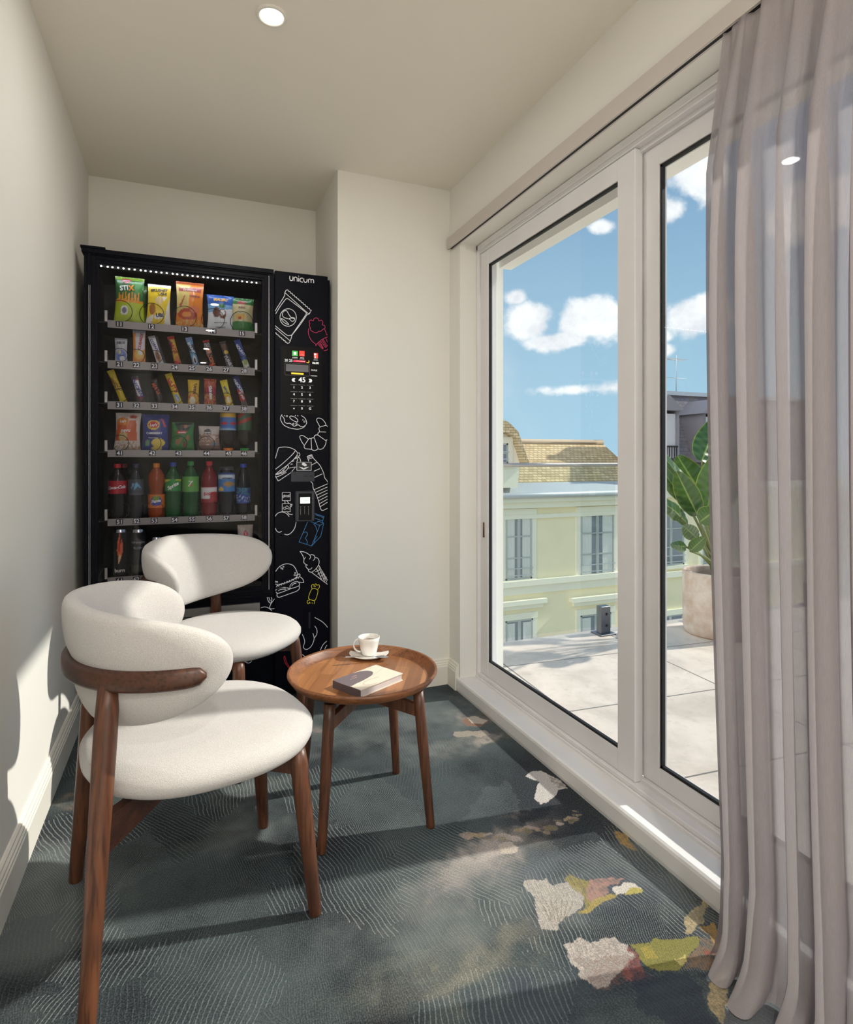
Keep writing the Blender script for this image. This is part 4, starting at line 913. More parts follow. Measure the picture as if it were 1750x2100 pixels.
px_bag('crisp_bag', 359, 418, 579, 0, paintfn((222, 130, 40), [('poly', [(0, .35), (.42, .35), (.52, 1), (0, 1)], (206, 186, 110)), ('band', .94, 1, (180, 90, 50)), ('poly', [(.08, .78), (.92, .8), (.92, .88), (.08, .87)], (150, 60, 60)), ('ell', .42, .32, .36, .12, (176, 70, 40)), ('ell', .38, .31, .18, .06, (222, 140, 60)), ('ell', .7, .42, .2, .07, (216, 120, 80)), ('speck', .02, .2, (210, 180, 110)), ('poly', [(.1, .5), (.3, .72), (.34, .72), (.16, .45)], (170, 90, 60))]),
       [('Drongonne', .5, .83, .009, (236, 220, 210), 1, .02, .2), ('COREAN', .68, .70, .008, (110, 60, 90), 0, .03)], 'orange crisp bag with noodle picture in slot 13, middle of the top shelf', 'crisps', g1, top=.98, skew=.02)
px_bag('crisp_bag', 424, 480, 606, 0, paintfn((222, 226, 228), [('band', .72, 1, (40, 90, 170)), ('poly', [(0, .5), (1, .65), (1, .74), (0, .74)], (120, 170, 210)), ('ell', .34, .52, .15, .14, (100, 60, 44)), ('ell', .58, .48, .15, .13, (120, 70, 50)), ('ell', .58, .52, .09, .08, W_), ('ell', .55, .70, .12, .06, (60, 120, 60))]),
       [('MALIBU', .5, .87, .0125, (226, 180, 80), 2, .04), ('Shock of coconuts', .5, .25, .0055, K_, 4), ('CHOCOLATE', .5, .13, .005, K_, 3)], 'white and blue coconut snack bag in slot 14 on the top shelf', 'snack bag', g1, t=.04)
px_bag('crisp_bag', 474, 521, 612, 0, paintfn((196, 186, 140), [('band', .82, 1, (50, 110, 56)), ('band', 0, .30, (52, 124, 58)), ('ell', .5, .3, .5, .05, (52, 124, 58)), ('ell', .45, .86, .2, .06, (150, 60, 60)), ('ell', .4, .46, .24, .08, (214, 170, 80)), ('ell', .35, .42, .08, .04, (180, 60, 50))]),
       [('mini', .45, .73, .0125, (110, 60, 40), 0, .02)], 'cream and green snack bag in slot 15, top shelf far right', 'snack bag', g1, t=.04)
# second shelf
def bar(xa, xb, ya, row, base, shapes, texts, label, tilt=0.0, grp=g2, t=.016, y=YI - .005, top=1.0):
    px_bag('snack_bar', xa, xb, ya, row, paintfn(base, shapes), texts, label, 'snack bar', grp, t=t, tilt=tilt, y=y, top=top, nu=16, nv=34)
bar(235, 262, 694, 1, (196, 196, 200), [('ell', .5, .3, .42, .26, (120, 140, 200)), ('ell', .35, .45, .14, .08, (200, 196, 140)), ('ell', .62, .2, .2, .12, (226, 226, 230)), ('band', .92, 1, (140, 140, 146))], [('TEOS', .5, .82, .010, (60, 50, 60), 6, .03, .3), ('protein', .5, .33, .0055, (40, 60, 120), 3)], 'silver and blue protein pack in slot 21, second shelf far left', top=.98)
bar(272, 299, 678, 1, (230, 150, 60), [('poly', [(.25, .4), (1, .45), (1, 1), (.2, 1)], (210, 208, 212)), ('ell', .5, .3, .4, .13, (236, 190, 90)), ('ell', .6, .35, .2, .07, (226, 226, 210)), ('band', 0, .1, (236, 130, 20)), ('band', .94, 1, (170, 170, 176))], [('COBARDE', .62, .68, .011, (190, 30, 60), 82, .03)], 'tall orange and silver bar in slot 22 on the second shelf', tilt=0)
T = R(-17)
bar(306, 334, 688, 1, (222, 222, 226), [('band', .92, 1, (160, 160, 166)), ('ell', .5, .3, .34, .19, (170, 116, 66)), ('ell', .5, .3, .18, .12, (110, 66, 36))], [('CORNY', .5, .68, .0115, (40, 60, 130), -78, .03)], 'white cereal bar with round biscuit picture in slot 23 on the second shelf', tilt=T)
bar(312, 341, 690, 1, (80, 80, 88), [], [], 'grey bar standing behind the white cereal bar in slot 23', tilt=T, y=YI + .035)
bar(343, 373, 689, 1, (206, 160, 50), [('poly', [(0, .35), (.4, .8), (0, 1)], (90, 30, 60)), ('band', .9, 1, (190, 40, 50)), ('ell', .6, .22, .35, .12, (190, 110, 50)), ('poly', [(.1, 0), (1, 0), (.8, .14), (0, .2)], (190, 30, 60))], [('NUTS', .5, .6, .014, (170, 30, 50), -78, .04)], 'yellow and red nut bar in slot 24 on the second shelf', tilt=R(-15))
bar(380, 410, 691, 1, (110, 160, 200), [('band', .9, 1, (150, 170, 220)), ('band', .55, .75, (60, 70, 90)), ('ell', .5, .24, .3, .15, (210, 220, 226)), ('ell', .5, .22, .18, .09, (110, 66, 44))], [('BOUNTY', .5, .62, .010, (226, 230, 236), -76, .04)], 'light blue coconut bar in slot 25 on the second shelf', tilt=R(-15))
bar(416, 443, 697, 1, (44, 36, 40), [('band', .93, 1, (196, 40, 50)), ('ell', .5, .6, .4, .11, (206, 110, 40)), ('speck', .45, .9, (190, 190, 190)), ('band', 0, .15, (196, 60, 40))], [('LION', .55, .32, .016, (222, 120, 60), -78, .05)], 'black and orange chocolate bar with red top in slot 26 on the second shelf', tilt=R(-14))
bar(449, 480, 699, 1, (60, 56, 58), [('ell', .5, .8, .4, .14, (96, 66, 50)), ('ell', .55, .6, .35, .07, (206, 170, 60)), ('poly', [(0, .05), (1, .1), (1, .45), (0, .5)], (84, 84, 88))], [('TUNES', .5, .28, .014, (200, 200, 206), -74, .04)], 'black and silver bar with golden picture in slot 27 on the second shelf', tilt=R(-16))
bar(480, 514, 695, 1, (58, 84, 160), [('band', .0, .3, (210, 214, 196)), ('ell', .5, .25, .3, .1, (150, 170, 80)), ('band', 0, .06, (130, 170, 210))], [('BOUNTY', .5, .62, .012, (220, 224, 236), -70, .04)], 'blue bar in slot 28, second shelf far right', tilt=R(-20))
# third shelf
bar(221, 260, 757, 2, (206, 180, 40), [('speck', .4, .8, (150, 100, 40))], [('CHOCO', .5, .55, .012, (120, 80, 50), -66, .03)], 'yellow bar leaning left in slot 31, third shelf far left', tilt=R(-21), grp=g3)
bar(268, 300, 770, 2, (120, 36, 56), [('poly', [(.12, .3), (.88, .26), (.88, .84), (.12, .86)], (222, 218, 222)), ('band', 0, .18, (86, 60, 60)), ('band', .9, 1, (70, 60, 66))], [('SNICKERS', .5, .57, .0135, (50, 70, 150), -74, .04)], 'dark red bar with white panel and blue lettering in slot 32 on the third shelf', tilt=R(-15), grp=g3)
bar(308, 336, 776, 2, (34, 28, 30), [], [('MARS', .5, .62, .015, (214, 96, 60), -72, .04, .3)], 'black bar with orange lettering in slot 33 on the third shelf', tilt=R(-15), grp=g3)
bar(337, 376, 764, 2, (222, 192, 36), [('ell', .5, .22, .3, .12, (120, 160, 210)), ('band', .92, 1, (206, 186, 60))], [('NUTS', .5, .62, .019, (186, 30, 60), -70, .05), ('nuts', .5, .2, .008, W_, -70)], 'long yellow bar with red lettering in slot 34 on the third shelf', tilt=R(-19), grp=g3)
bar(385, 409, 779, 2, (224, 184, 40), [('speck', 0, .5, (206, 90, 60)), ('ell', .4, .22, .25, .14, (232, 226, 200))], [("M&M's", .62, .66, .0125, (110, 70, 40), 82, .04)], 'small yellow sweet bag in slot 35 on the third shelf', grp=g3, t=.024)
bar(418, 444, 777, 2, (160, 30, 50), [('speck', 0, .45, (200, 160, 60)), ('speck', .7, 1, (190, 120, 40))], [('Skittles', .55, .5, .0145, (235, 230, 230), -84, .04)], 'dark red sweet bag with white lettering in slot 36 on the third shelf', grp=g3, t=.024)
bar(450, 480, 778, 2, (226, 206, 40), [('band', .5, .74, (220, 214, 90)), ('speck', .1, .42, (206, 90, 70)), ('ell', .5, .25, .28, .13, (236, 226, 190))], [('MINIS', .5, .62, .010, (60, 60, 120), -76, .04)], 'bright yellow bar in slot 37 on the third shelf', tilt=R(-14), grp=g3)
bar(477, 509, 770, 2, (56, 66, 130), [('poly', [(0, 0), (1, 0), (1, .5), (0, .6)], (170, 34, 44)), ('band', 0, .2, (96, 84, 80))], [('SNICKERS', .5, .66, .0125, (214, 220, 236), -70, .04), ('SUPER', .5, .36, .010, (236, 220, 220), -70, .03)], 'blue and red double bar in slot 38, third shelf far right', tilt=R(-17), grp=g3)
# fourth shelf
px_bag('crisp_bag', 232, 289, 847, 3, paintfn((210, 196, 184), [('poly', [(0, .28), (.9, .3), (.82, .82), (.06, .78)], (200, 96, 50)), ('ell', .3, .78, .24, .1, (210, 130, 50)), ('ell', .32, .4, .18, .12, (206, 176, 120)), ('speck', .02, .26, (170, 130, 80)), ('ell', .7, .9, .14, .05, (190, 80, 60))]),
       [("Lay's", .3, .79, .010, W_, 6, .03, .2), ('nevu', .42, .56, .015, W_, 2, .02, .25)], 'orange and white crisp bag in slot 41, fourth shelf far left', 'crisps', g4, top=.93, skew=.06)
px_bag('crisp_bag', 290, 346, 850, 3, paintfn((38, 52, 130), [('ell', .42, .72, .24, .13, (230, 190, 50)), ('ell', .42, .72, .19, .09, (190, 40, 50)), ('poly', [(.68, .9), (.78, .86), (.92, .68), (.86, .66)], (206, 70, 80)), ('ell', .62, .25, .26, .12, (226, 200, 90)), ('ell', .56, .1, .2, .06, (230, 206, 100)), ('ell', .2, .24, .1, .09, (110, 150, 120))]),
       [("Lay's", .42, .72, .011, W_, 4, .03, .2), ('CAMEMBERT', .46, .50, .0085, W_, 0, .03), ('cheese and leek', .42, .38, .0045, W_, 0)], 'dark blue crisp bag with yellow round logo in slot 42 on the fourth shelf', 'crisps', g4, top=1.02, skew=.03)
px_bag('snack_bag', 347, 400, 866, 3, paintfn((40, 120, 50), [('poly', [(.1, 1), (.3, .7), (.75, .72), (1, 1)], (28, 46, 34)), ('ell', .6, .86, .1, .06, (150, 90, 60)), ('poly', [(.22, .6), (.7, .63), (.7, .72), (.22, .7)], (186, 40, 44)), ('ell', .3, .35, .12, .1, (150, 110, 70)), ('ell', .74, .48, .08, .1, (150, 100, 60)), ('ell', .6, .26, .09, .12, (110, 60, 40)), ('ell', .42, .42, .07, .06, (150, 110, 70))]),
       [('Semushka', .46, .66, .0065, W_, 2, .02)], 'green nut bag with red banner in slot 43 on the fourth shelf', 'snack bag', g4, top=.86, skew=.04)
px_bag('snack_bag', 404, 454, 874, 3, paintfn((150, 118, 104), [('band', .7, 1, (196, 186, 176)), ('ell', .42, .76, .18, .13, (60, 56, 58)), ('speck', .4, .75, (206, 180, 160)), ('band', 0, .26, (110, 84, 74)), ('ell', .74, .32, .08, .06, (60, 130, 170)), ('ell', .70, .55, .12, .08, (214, 196, 180))]),
       [('beautex', .42, .76, .0065, W_, 2, .02), ('nuts', .42, .3, .006, W_, 0, .02)], 'brown and cream snack bag in slot 44 on the fourth shelf', 'snack bag', g4, top=.86)

# bottles: lathe bodies with cap and printed sleeve
def film_mat(name, c, rough=.12): return mat(name, rgb(*c), .18, spec=.35)
BM = {k: film_mat('bottle_' + k, v) for k, v in dict(cola=(24, 16, 18), clear=(34, 36, 42), amber=(150, 62, 18), green=(10, 78, 34), darkgreen=(8, 60, 30), red=(120, 14, 24), dark=(16, 18, 28)).items()}
def bottle(px, ztop_px, row, rad, body, cap, lab, label, prof='std', y=YI, texts=(), invert=False, cap_r=.013, name='drink_bottle'):
    z0 = RAILS[row][1] - .008; x = P(px, 900, y).x; h = P(px, ztop_px, y).z - z0
    r = empty(name, (x, y, z0), label, 'bottle', 'drink bottles in the machine')
    pr = {'std': [(0, 0), (.78, 0), (.95, .03), (1, .08), (1, .52), (.98, .58), (1, .62), (.98, .70), (.84, .78), (.55, .86), (.34, .91), (.34, .95)],
          'waist': [(0, 0), (.8, 0), (.97, .04), (1, .10), (.98, .30), (.88, .38), (.78, .46), (.84, .54), (.98, .62), (1, .70), (.9, .80), (.6, .87), (.36, .92), (.36, .95)],
          'cone': [(0, 0), (.8, 0), (.96, .04), (1, .10), (1, .5), (.96, .6), (.82, .72), (.6, .84), (.42, .91), (.36, .95)],
          'wide': [(0, 0), (.8, 0), (.98, .04), (1, .10), (1, .78), (.96, .84), (.8, .88), (.74, .92), (.74, .95)]}[prof]
    P_ = [(a * rad, b_ * h) for a, b_ in pr]
    if invert: P_ = [(a, h - z) for a, z in P_][::-1]
    b = MB(); b.lathe(P_, (0, 0, 0), 28); b.build('bottle_body', BM[body], r, world=False)
    cr_ = cap_r if prof != 'wide' else rad * .8; z1, z2 = h * .925, h
    if invert: z1, z2 = 0, h * .075 + .006
    b = MB(); b.lathe([(cr_ * .98, z1), (cr_, z1 + .002), (cr_, z2 - .002), (cr_ * .9, z2), (0, z2)], (0, 0, 0), 24, fn=lambda a: 1 + .015 * math.cos(24 * a))
    b.lathe([(0, z1), (cr_ * .98, z1)], (0, 0, 0), 24); b.build('bottle_cap', ink(cap), r, world=False)
    if lab:
        v0, v1, base, shapes = lab; fn = paintfn(base, shapes); n, mrow = 48, 14; vs = []; cols = []
        def rad_at(z):
            zz = h - z if invert else z
            for (a, q), (c, s_) in zip(pr, pr[1:]):
                if q * h <= zz <= s_ * h: return rad * (a + (c - a) * (zz - q * h) / max(1e-6, (s_ - q) * h))
            return rad
        Rm = max(rad_at(v0 * h), rad_at(v1 * h), rad_at((v0 + v1) / 2 * h)) + .0008
        for j in range(mrow + 1):
            for i in range(n + 1):
                a = -math.pi + 2 * math.pi * i / n; z = (v0 + (v1 - v0) * j / mrow) * h
                vs.append((Rm * math.sin(a), -Rm * math.cos(a), z)); cols.append(fn(.5 + math.sin(a) * .5 if math.cos(a) > 0 else (.5 + math.sin(a) * .5), j / mrow))
        lb = MB(); lb.add(vs, [(j * (n + 1) + i, j * (n + 1) + i + 1, (j + 1) * (n + 1) + i + 1, (j + 1) * (n + 1) + i) for j in range(mrow) for i in range(n)], 0, True)
        o = lb.build('bottle_label', M['paint_flat'], r, world=False, fix=False); set_print(o.data, cols)
        for tx in texts:
            s, zc, hh, c = tx[:4]; rot = R(tx[4]) if len(tx) > 4 else 0; shear = tx[5] if len(tx) > 5 else 0
            gv, gf = text_geo(s, .03, shear); out = []
            for (a, q) in gv:
                xx = (a * math.cos(rot) - q * math.sin(rot)) * hh; zz = (a * math.sin(rot) + q * math.cos(rot)) * hh; an = xx / Rm
                out.append(((Rm + .0008) * math.sin(an), -(Rm + .0008) * math.cos(an), (v0 + (v1 - v0) * zc) * h + zz))
            tb = MB(); tb.add(out, gf); tb.build('printed_name', ink(c), r, world=False, fix=False)
    return r
bottle(468, 846, 3, .034, 'cola', (236, 130, 30), (.55, .98, (60, 110, 180), [('band', .72, 1, (214, 170, 50)), ('band', .0, .12, (150, 180, 210)), ('poly', [(.05, .3), (.4, .3), (.4, .5), (.05, .5)], (196, 50, 50)), ('poly', [(.62, .3), (.95, .3), (.95, .5), (.62, .5)], (196, 50, 50))]), 'upside-down dark bottle with orange cap and blue-yellow label in slot 45', invert=True, cap_r=.021)
bottle(502, 846, 3, .031, 'cola', (30, 150, 50), (.55, .98, (56, 96, 60), [('poly', [(0, .3), (1, .62), (1, .82), (0, .5)], (170, 50, 46)), ('poly', [(0, .66), (.6, 1), (.2, 1), (0, .85)], (186, 50, 50))]), 'upside-down dark bottle with green cap and green-red label in slot 46', invert=True, cap_r=.020)
bottle(241, 951, 4, .035, 'cola', (200, 34, 40), (.47, .70, (176, 24, 40), []), 'cola bottle with red cap and red label in slot 51, fifth shelf far left', texts=[('Coca-Cola', .5, .0125, W_, 5, .3)])
bottle(254, 951, 4, .033, 'cola', (140, 30, 40), (.47, .70, (120, 20, 34), []), 'second cola bottle standing behind the one in slot 51', y=YI + .075)
bottle(279, 951, 4, .030, 'clear', (34, 38, 70), (.44, .72, (70, 74, 82), [('poly', [(.2, .3), (.35, .9), (.42, .5), (.55, .85), (.9, .4), (.6, .55), (.45, .3), (.36, .6)], (110, 170, 200)), ('band', 0, .14, (90, 90, 98))]), 'dark water bottle with navy cap and grey mountain label in slot 52', prof='std')
bottle(321, 950, 4, .034, 'amber', (232, 140, 40), (.20, .44, (214, 110, 30), [('ell', .5, .5, .32, .36, (60, 70, 150)), ('ell', .5, .72, .2, .2, (120, 150, 60))]), 'amber bottle with orange cap and orange label in slot 53', prof='waist', texts=[('Fanta', .52, .0125, W_, 8, .2)])
bottle(355, 948, 4, .033, 'green', (34, 60, 160), (.48, .70, (40, 140, 60), [('poly', [(0, .75), (.5, 1), (1, .8), (1, 1), (0, 1)], (214, 206, 50)), ('band', 0, .06, (30, 100, 50))]), 'green bottle with blue cap and green-yellow label in slot 54', texts=[('Sprite', .48, .015, W_, 28, .2)])
bottle(391, 946, 4, .034, 'green', (40, 150, 70), (.46, .73, (96, 160, 70), []), 'green bottle with green cap and pale green label in slot 55', texts=[('7', .55, .024, W_, 0, .2), ('up', .45, .008, (220, 60, 60), 0)])
bottle(429, 946, 4, .034, 'red', (206, 28, 36), (.26, .54, (222, 216, 214), [('band', 0, .24, (150, 30, 44)), ('ell', .8, .4, .3, .3, (170, 36, 50)), ('band', .94, 1, (190, 40, 50))]), 'red juice bottle with red cap and white label in slot 56', texts=[('\u0411\u043e\u0440\u0437\u043e', .6, .0125, (190, 20, 40), 8, .2)])
bottle(465, 957, 4, .036, 'dark', (50, 54, 62), (.50, .88, (70, 130, 190), [('band', .66, .9, (206, 220, 230)), ('band', .9, 1, (40, 70, 130)), ('ell', .6, .4, .36, .12, (170, 130, 70)), ('ell', .16, .12, .14, .12, (220, 180, 60))]), 'wide-necked dark bottle with pale blue label in slot 57', prof='wide', texts=[('whitejam', .72, .0085, (30, 40, 70))])
bottle(499, 951, 4, .031, 'dark', (44, 70, 190), (.24, .54, (36, 70, 150), [('speck', .4, 1, (70, 150, 110)), ('speck', .1, .5, (190, 200, 220))]), 'slim dark bottle with blue cap and blue-green label in slot 58, fifth shelf far right', prof='cone')
# bottom shelf: cans and a lolly bag
def can(px, top, y, shapes, base, label, texts=(), rad=.029):
    z0 = RAILS[5][1] - .008; x = P(px, 900, y).x; h = P(px, top, y).z - z0
    r = empty('drink_can', (x, y, z0), label, 'can', 'drink cans on the bottom shelf')
    b = MB(); b.lathe([(0, .003), (rad * .75, 0), (rad * .82, .004), (rad, .014)], (0, 0, 0), 36); b.lathe([(rad, h - .016), (rad * .86, h - .005), (rad * .88, h), (rad * .82, h - .003), (0, h - .004)], (0, 0, 0), 36); b.build('can_rim', M['chrome'], r, world=False)
    n, mr = 60, 40; vs, cols = [], []; fn = paintfn(base, shapes)
    for j in range(mr + 1):
        for i in range(n + 1):
            a = -math.pi + 2 * math.pi * i / n; vs.append((rad * math.sin(a), -rad * math.cos(a), .014 + (h - .030) * j / mr)); cols.append(fn(.5 + .5 * math.sin(a) if math.cos(a) > 0 else 0, j / mr))
    lb = MB(); lb.add(vs, [(j * (n + 1) + i, j * (n + 1) + i + 1, (j + 1) * (n + 1) + i + 1, (j + 1) * (n + 1) + i) for j in range(mr) for i in range(n)], 0, True)
    o = lb.build('can_wall', M['paint_flat'], r, world=False, fix=False); set_print(o.data, cols)
    for s, zc, hh, c in texts:
        gv, gf = text_geo(s, .02); tb = MB(); tb.add([((rad + .0008) * math.sin(a * hh / rad), -(rad + .0008) * math.cos(a * hh / rad), h * zc + q * hh) for a, q in gv], gf); tb.build('printed_name', ink(c), r, world=False, fix=False)
can(247, 1083, YI, [('poly', [(.42, .22), (.62, .45), (.7, .62), (.62, .86), (.55, .74), (.5, .98), (.36, .74), (.34, .58), (.42, .4)], (226, 110, 60)), ('poly', [(.46, .5), (.54, .6), (.5, .84), (.42, .7)], (190, 40, 30)), ('poly', [(.42, .22), (.58, .42), (.52, .5), (.44, .42)], (236, 190, 140))], (26, 26, 28), 'black can with a red flame in slot 61, bottom shelf far left', [('burn', .16, .015, W_)], rad=.033)
can(284, 1083, YI, [('band', .05, .2, (60, 58, 50))], (26, 27, 30), 'black energy drink can with grey lettering beside the flame can', [('Adrenaline', .72, .010, (150, 150, 156)), ('RUSH', .60, .010, (150, 150, 156))])
can(321, 1099, YI + .02, [], (40, 42, 48), 'dark can partly hidden behind the rear chair, third on the bottom shelf')
can(463, 1094, YI + .02, [('band', .8, 1, (150, 130, 110))], (120, 104, 92), 'brown-topped can behind the rear chair, right part of the bottom shelf')
px_bag('lolly_bag', 487, 519, 1076, 5, paintfn((206, 190, 176), [('poly', [(.5, .9), (.68, .8), (.5, .7), (.36, .8)], (196, 50, 60)), ('ell', .52, .8, .08, .05, (226, 120, 120))]), [], 'cream bag with a red lozenge at the right end of the bottom shelf', 'snack bag', g4 + ' and below', y=YI)

# ------------------------------------------------------------------ armchairs: round seat, wrap-round back on a bent wood band, four splayed legs
def armchair():
    root = empty('armchair', (0, 0, 0))
    # seat pad: rounded, slightly narrower at the back
    def so(a):
        c, s = math.cos(a), math.sin(a)
        rr = (abs(c / 0.265) ** 2.35 + abs(s / 0.262) ** 2.35) ** (-1 / 2.35)
        return rr
    prof = [(0, .468), (.25, .4675), (.5, .466), (.7, .463), (.84, .458), (.92, .451), (.97, .441), (1.0, .427), (.998, .413), (.97, .400), (.92, .391), (.84, .385), (.6, .383), (0, .383)]
    n = 72; vs = []; cx = 0.008
    for r, z in prof:
        for k in range(n):
            a = 2 * math.pi * k / n; rr = so(a) * r; x = rr * math.cos(a); y = rr * math.sin(a)
            zz = z + (0.004 * (x / .26) if z > .43 else 0) - (.010 * max(0, x / .26) ** 3 if z > .43 else 0)
            vs.append((cx + x, y, zz))
    fs = [(i * n + k, i * n + (k + 1) % n, (i + 1) * n + (k + 1) % n, (i + 1) * n + k) for i in range(len(prof) - 1) for k in range(n)]
    b = MB(); b.add(vs, fs, 0, True); b.build('seat', M['fabric'], root, world=False)
    # back pad
    A = R(91); nu, nv = 96, 30
    def centre(phi):
        """plan position of pad centreline; phi=0 is the middle of the back"""
        return (-0.256 * math.cos(phi) + .012, 0.262 * math.sin(phi))
    vs = []
    for i in range(nu + 1):
        s = -1 + 2 * i / nu; s = math.copysign(1 - (1 - abs(s)) ** 1.7, s)
        phi = s * A; x0, y0 = centre(phi); e = abs(s)
        f = max(0, 1 - e ** 5.5) ** .5; hh = (.139 - .043 * e ** 1.3) * f; zc = .653 + .018 * e * e; th = .036 * max(0, 1 - e ** 9) ** .5
        nx, ny = -math.cos(phi), math.sin(phi)
        for j in range(nv):
            t = 2 * math.pi * j / nv; cz, cr = math.sin(t), math.cos(t)
            zz = math.copysign(abs(cz) ** .88, cz) * hh; rr = math.copysign(abs(cr) ** .75, cr) * th
            groove = -.010 * math.exp(-((zc + zz - .648) / .030) ** 2) * (1 if cr > .2 else 0) * (1 - e ** 4)
            lean = .16 * zz + .35 * zz * abs(zz)
            vs.append((x0 + nx * (rr + lean + groove), y0 + ny * (rr + lean + groove), zc + zz))
    fs = [(i * nv + j, i * nv + (j + 1) % nv, (i + 1) * nv + (j + 1) % nv, (i + 1) * nv + j) for i in range(nu) for j in range(nv)]
    b = MB(); b.add(vs, fs, 0, True); b.add([vs[j] for j in range(nv)], [tuple(range(nv))], 0, True); b.add([vs[nu * nv + j] for j in range(nv)], [tuple(range(nv))], 0, True)
    pad = b.build('backrest', M['fabric'], root, world=False)
    # bent wood band behind the pad
    vs = []; m = 60; hb, tb = .0215, .011
    for i in range(m + 1):
        s = -1 + 2 * i / m; phi = s * R(79); x0, y0 = centre(phi); nx, ny = -math.cos(phi), math.sin(phi)
        e = max(.03, 1 - abs(s) ** 34) ** .5; off = .033 + .004 * math.cos(phi * .9) - .006 * abs(s) ** 8
        for (r_, z_) in ((-1, -1), (-.2, -1), (.6, -.92), (1, -.6), (1.05, 0), (1, .6), (.6, .92), (-.2, 1), (-1, 1)):
            vs.append((x0 + nx * (off + r_ * tb), y0 + ny * (off + r_ * tb), .645 + .012 * s * s + z_ * hb * e))
    kk = 9; fs = [(i * kk + j, i * kk + (j + 1) % kk, (i + 1) * kk + (j + 1) % kk, (i + 1) * kk + j) for i in range(m) for j in range(kk)]
    b = MB(); b.add(vs, fs, 0, True); b.add([vs[j] for j in range(kk)], [tuple(range(kk))]); b.add([vs[m * kk + j] for j in range(kk)], [tuple(range(kk))])
    b.build('back_band', M['wood_h'], root, world=False)
    def leg(p0, p1, r0, r1):
        """p0 foot, p1 top"""
        p0, p1 = Vector(p0), Vector(p1); b = MB(); pts = []; rs = []
        for k in range(13):
            t = k / 12; pts.append(p0.lerp(p1, t)); rs.append(r0 + (r1 - r0) * min(1, t * 1.25) ** .9 - (.003 * max(0, t - .9) * 10 if t > .9 else 0))
        pts[0] = p0; rs[0] = r0 * .9; pts.insert(1, p0.lerp(p1, .006)); rs.insert(1, r0)
        b.tube(pts, rs, 20)
        return b.build('leg', M['wood'], root, world=False)
    for sgn in (-1, 1):
        leg((.228, sgn * .203, 0), (.196, sgn * .166, .395), .0150, .0215)
        leg((-.255, sgn * .243, 0), (-.212, sgn * .180, .640), .0165, .0225)
        # diagonal under-seat rail from a front leg to the opposite back leg
        p0, p1 = Vector((.200, sgn * .170, 0)), Vector((-.232, -sgn * .208, 0)); d = (p1 - p0).normalized(); nrm = Vector((-d.y, d.x, 0)) * .0115; q = []
        ends = ((p0, .335, .380), (p0.lerp(p1, .5), .352 + .0006 * sgn, .383 + .0006 * sgn), (p1, .305, .380))
        for p, z0, z1 in ends:
            for sg in (-1, 1): c = p + nrm * sg; q += [(c.x, c.y, z0), (c.x, c.y, z1)]
        b = MB(); b.add(q, [(0, 1, 3, 2), (8, 10, 11, 9)] + [tuple(4 * k + t for t in f) for k in (0, 1) for f in ((0, 4, 5, 1), (2, 3, 7, 6), (1, 5, 7, 3), (0, 2, 6, 4))]); b.build('diagonal_rail', M['wood_h'], root, world=False)
    return root
ch = armchair()
tag(ch, 'nearer cream upholstered armchair, turned to the window with its wooden back band towards us', 'armchair', 'cream and walnut armchairs')
ch2 = copy_tree(ch)
ch.location = (0.0325, 1.586, 0); ch.rotation_euler = (0, 0, R(10.5))
ch2.location = (0.150, 2.415, 0); ch2.rotation_euler = (0, 0, R(-44)); ch2['label'] = 'farther cream upholstered armchair standing right in front of the vending machine'

# ------------------------------------------------------------------ side table
TX, TY, TZ, TR = 0.521, 1.802, 0.444, 0.233
tb = empty('side_table', (TX, TY, 0), 'low round walnut side table with raised rim and four splayed legs', 'side table')
b = MB(); b.lathe([(0, TZ - .026), (TR - .045, TZ - .026), (TR - .030, TZ - .0255)], (TX, TY, 0), 72); b.build('table_top', M['tray'], tb)
b = MB(); b.lathe([(TR - .032, TZ - .0262), (TR - .020, TZ - .020), (TR - .009, TZ - .004), (TR - .004, TZ), (TR, TZ - .002), (TR + .001, TZ - .008), (TR - .012, TZ - .026), (TR - .034, TZ - .036), (TR - .06, TZ - .040), (0, TZ - .040)], (TX, TY, 0), 72); b.build('table_rim', M['wood_rim'], tb)
for ang in (-45, 45, 135, 225):
    a = R(ang - 1); f = Vector((TX + .232 * math.cos(a), TY + .232 * math.sin(a), 0)); t = Vector((TX + .190 * math.cos(a), TY + .190 * math.sin(a), TZ - .041))
    b = MB(); b.tube([f, f.lerp(t, .01)] + [f.lerp(t, k / 8) for k in range(1, 9)], [.0115, .0128] + [.0128 + .0035 * min(1, k / 5) for k in range(1, 9)], 18); b.build('leg', M['wood'], tb)
    d = Vector((math.cos(a), math.sin(a), 0)); nrm = Vector((-d.y, d.x, 0)) * .009; c = Vector((TX, TY, 0)); b = MB(); q = []
    for rr, z0, z1 in ((.004, TZ - .096, TZ - .058), (.190, TZ - .118, TZ - .082)):
        for sg in (-1, 1): p = c + d * rr + nrm * sg; q += [(p.x, p.y, z0), (p.x, p.y, z1)]
    b.add(q, [(0, 1, 3, 2), (4, 6, 7, 5), (0, 4, 5, 1), (2, 3, 7, 6), (1, 5, 7, 3), (0, 2, 6, 4)]); b.build('cross_brace', M['wood'], tb)
b = MB(); b.rbox(TX - .011, TX + .011, TY - .011, TY + .011, TZ - .100, TZ - .040, .002); b.build('hub', M['wood'], tb)

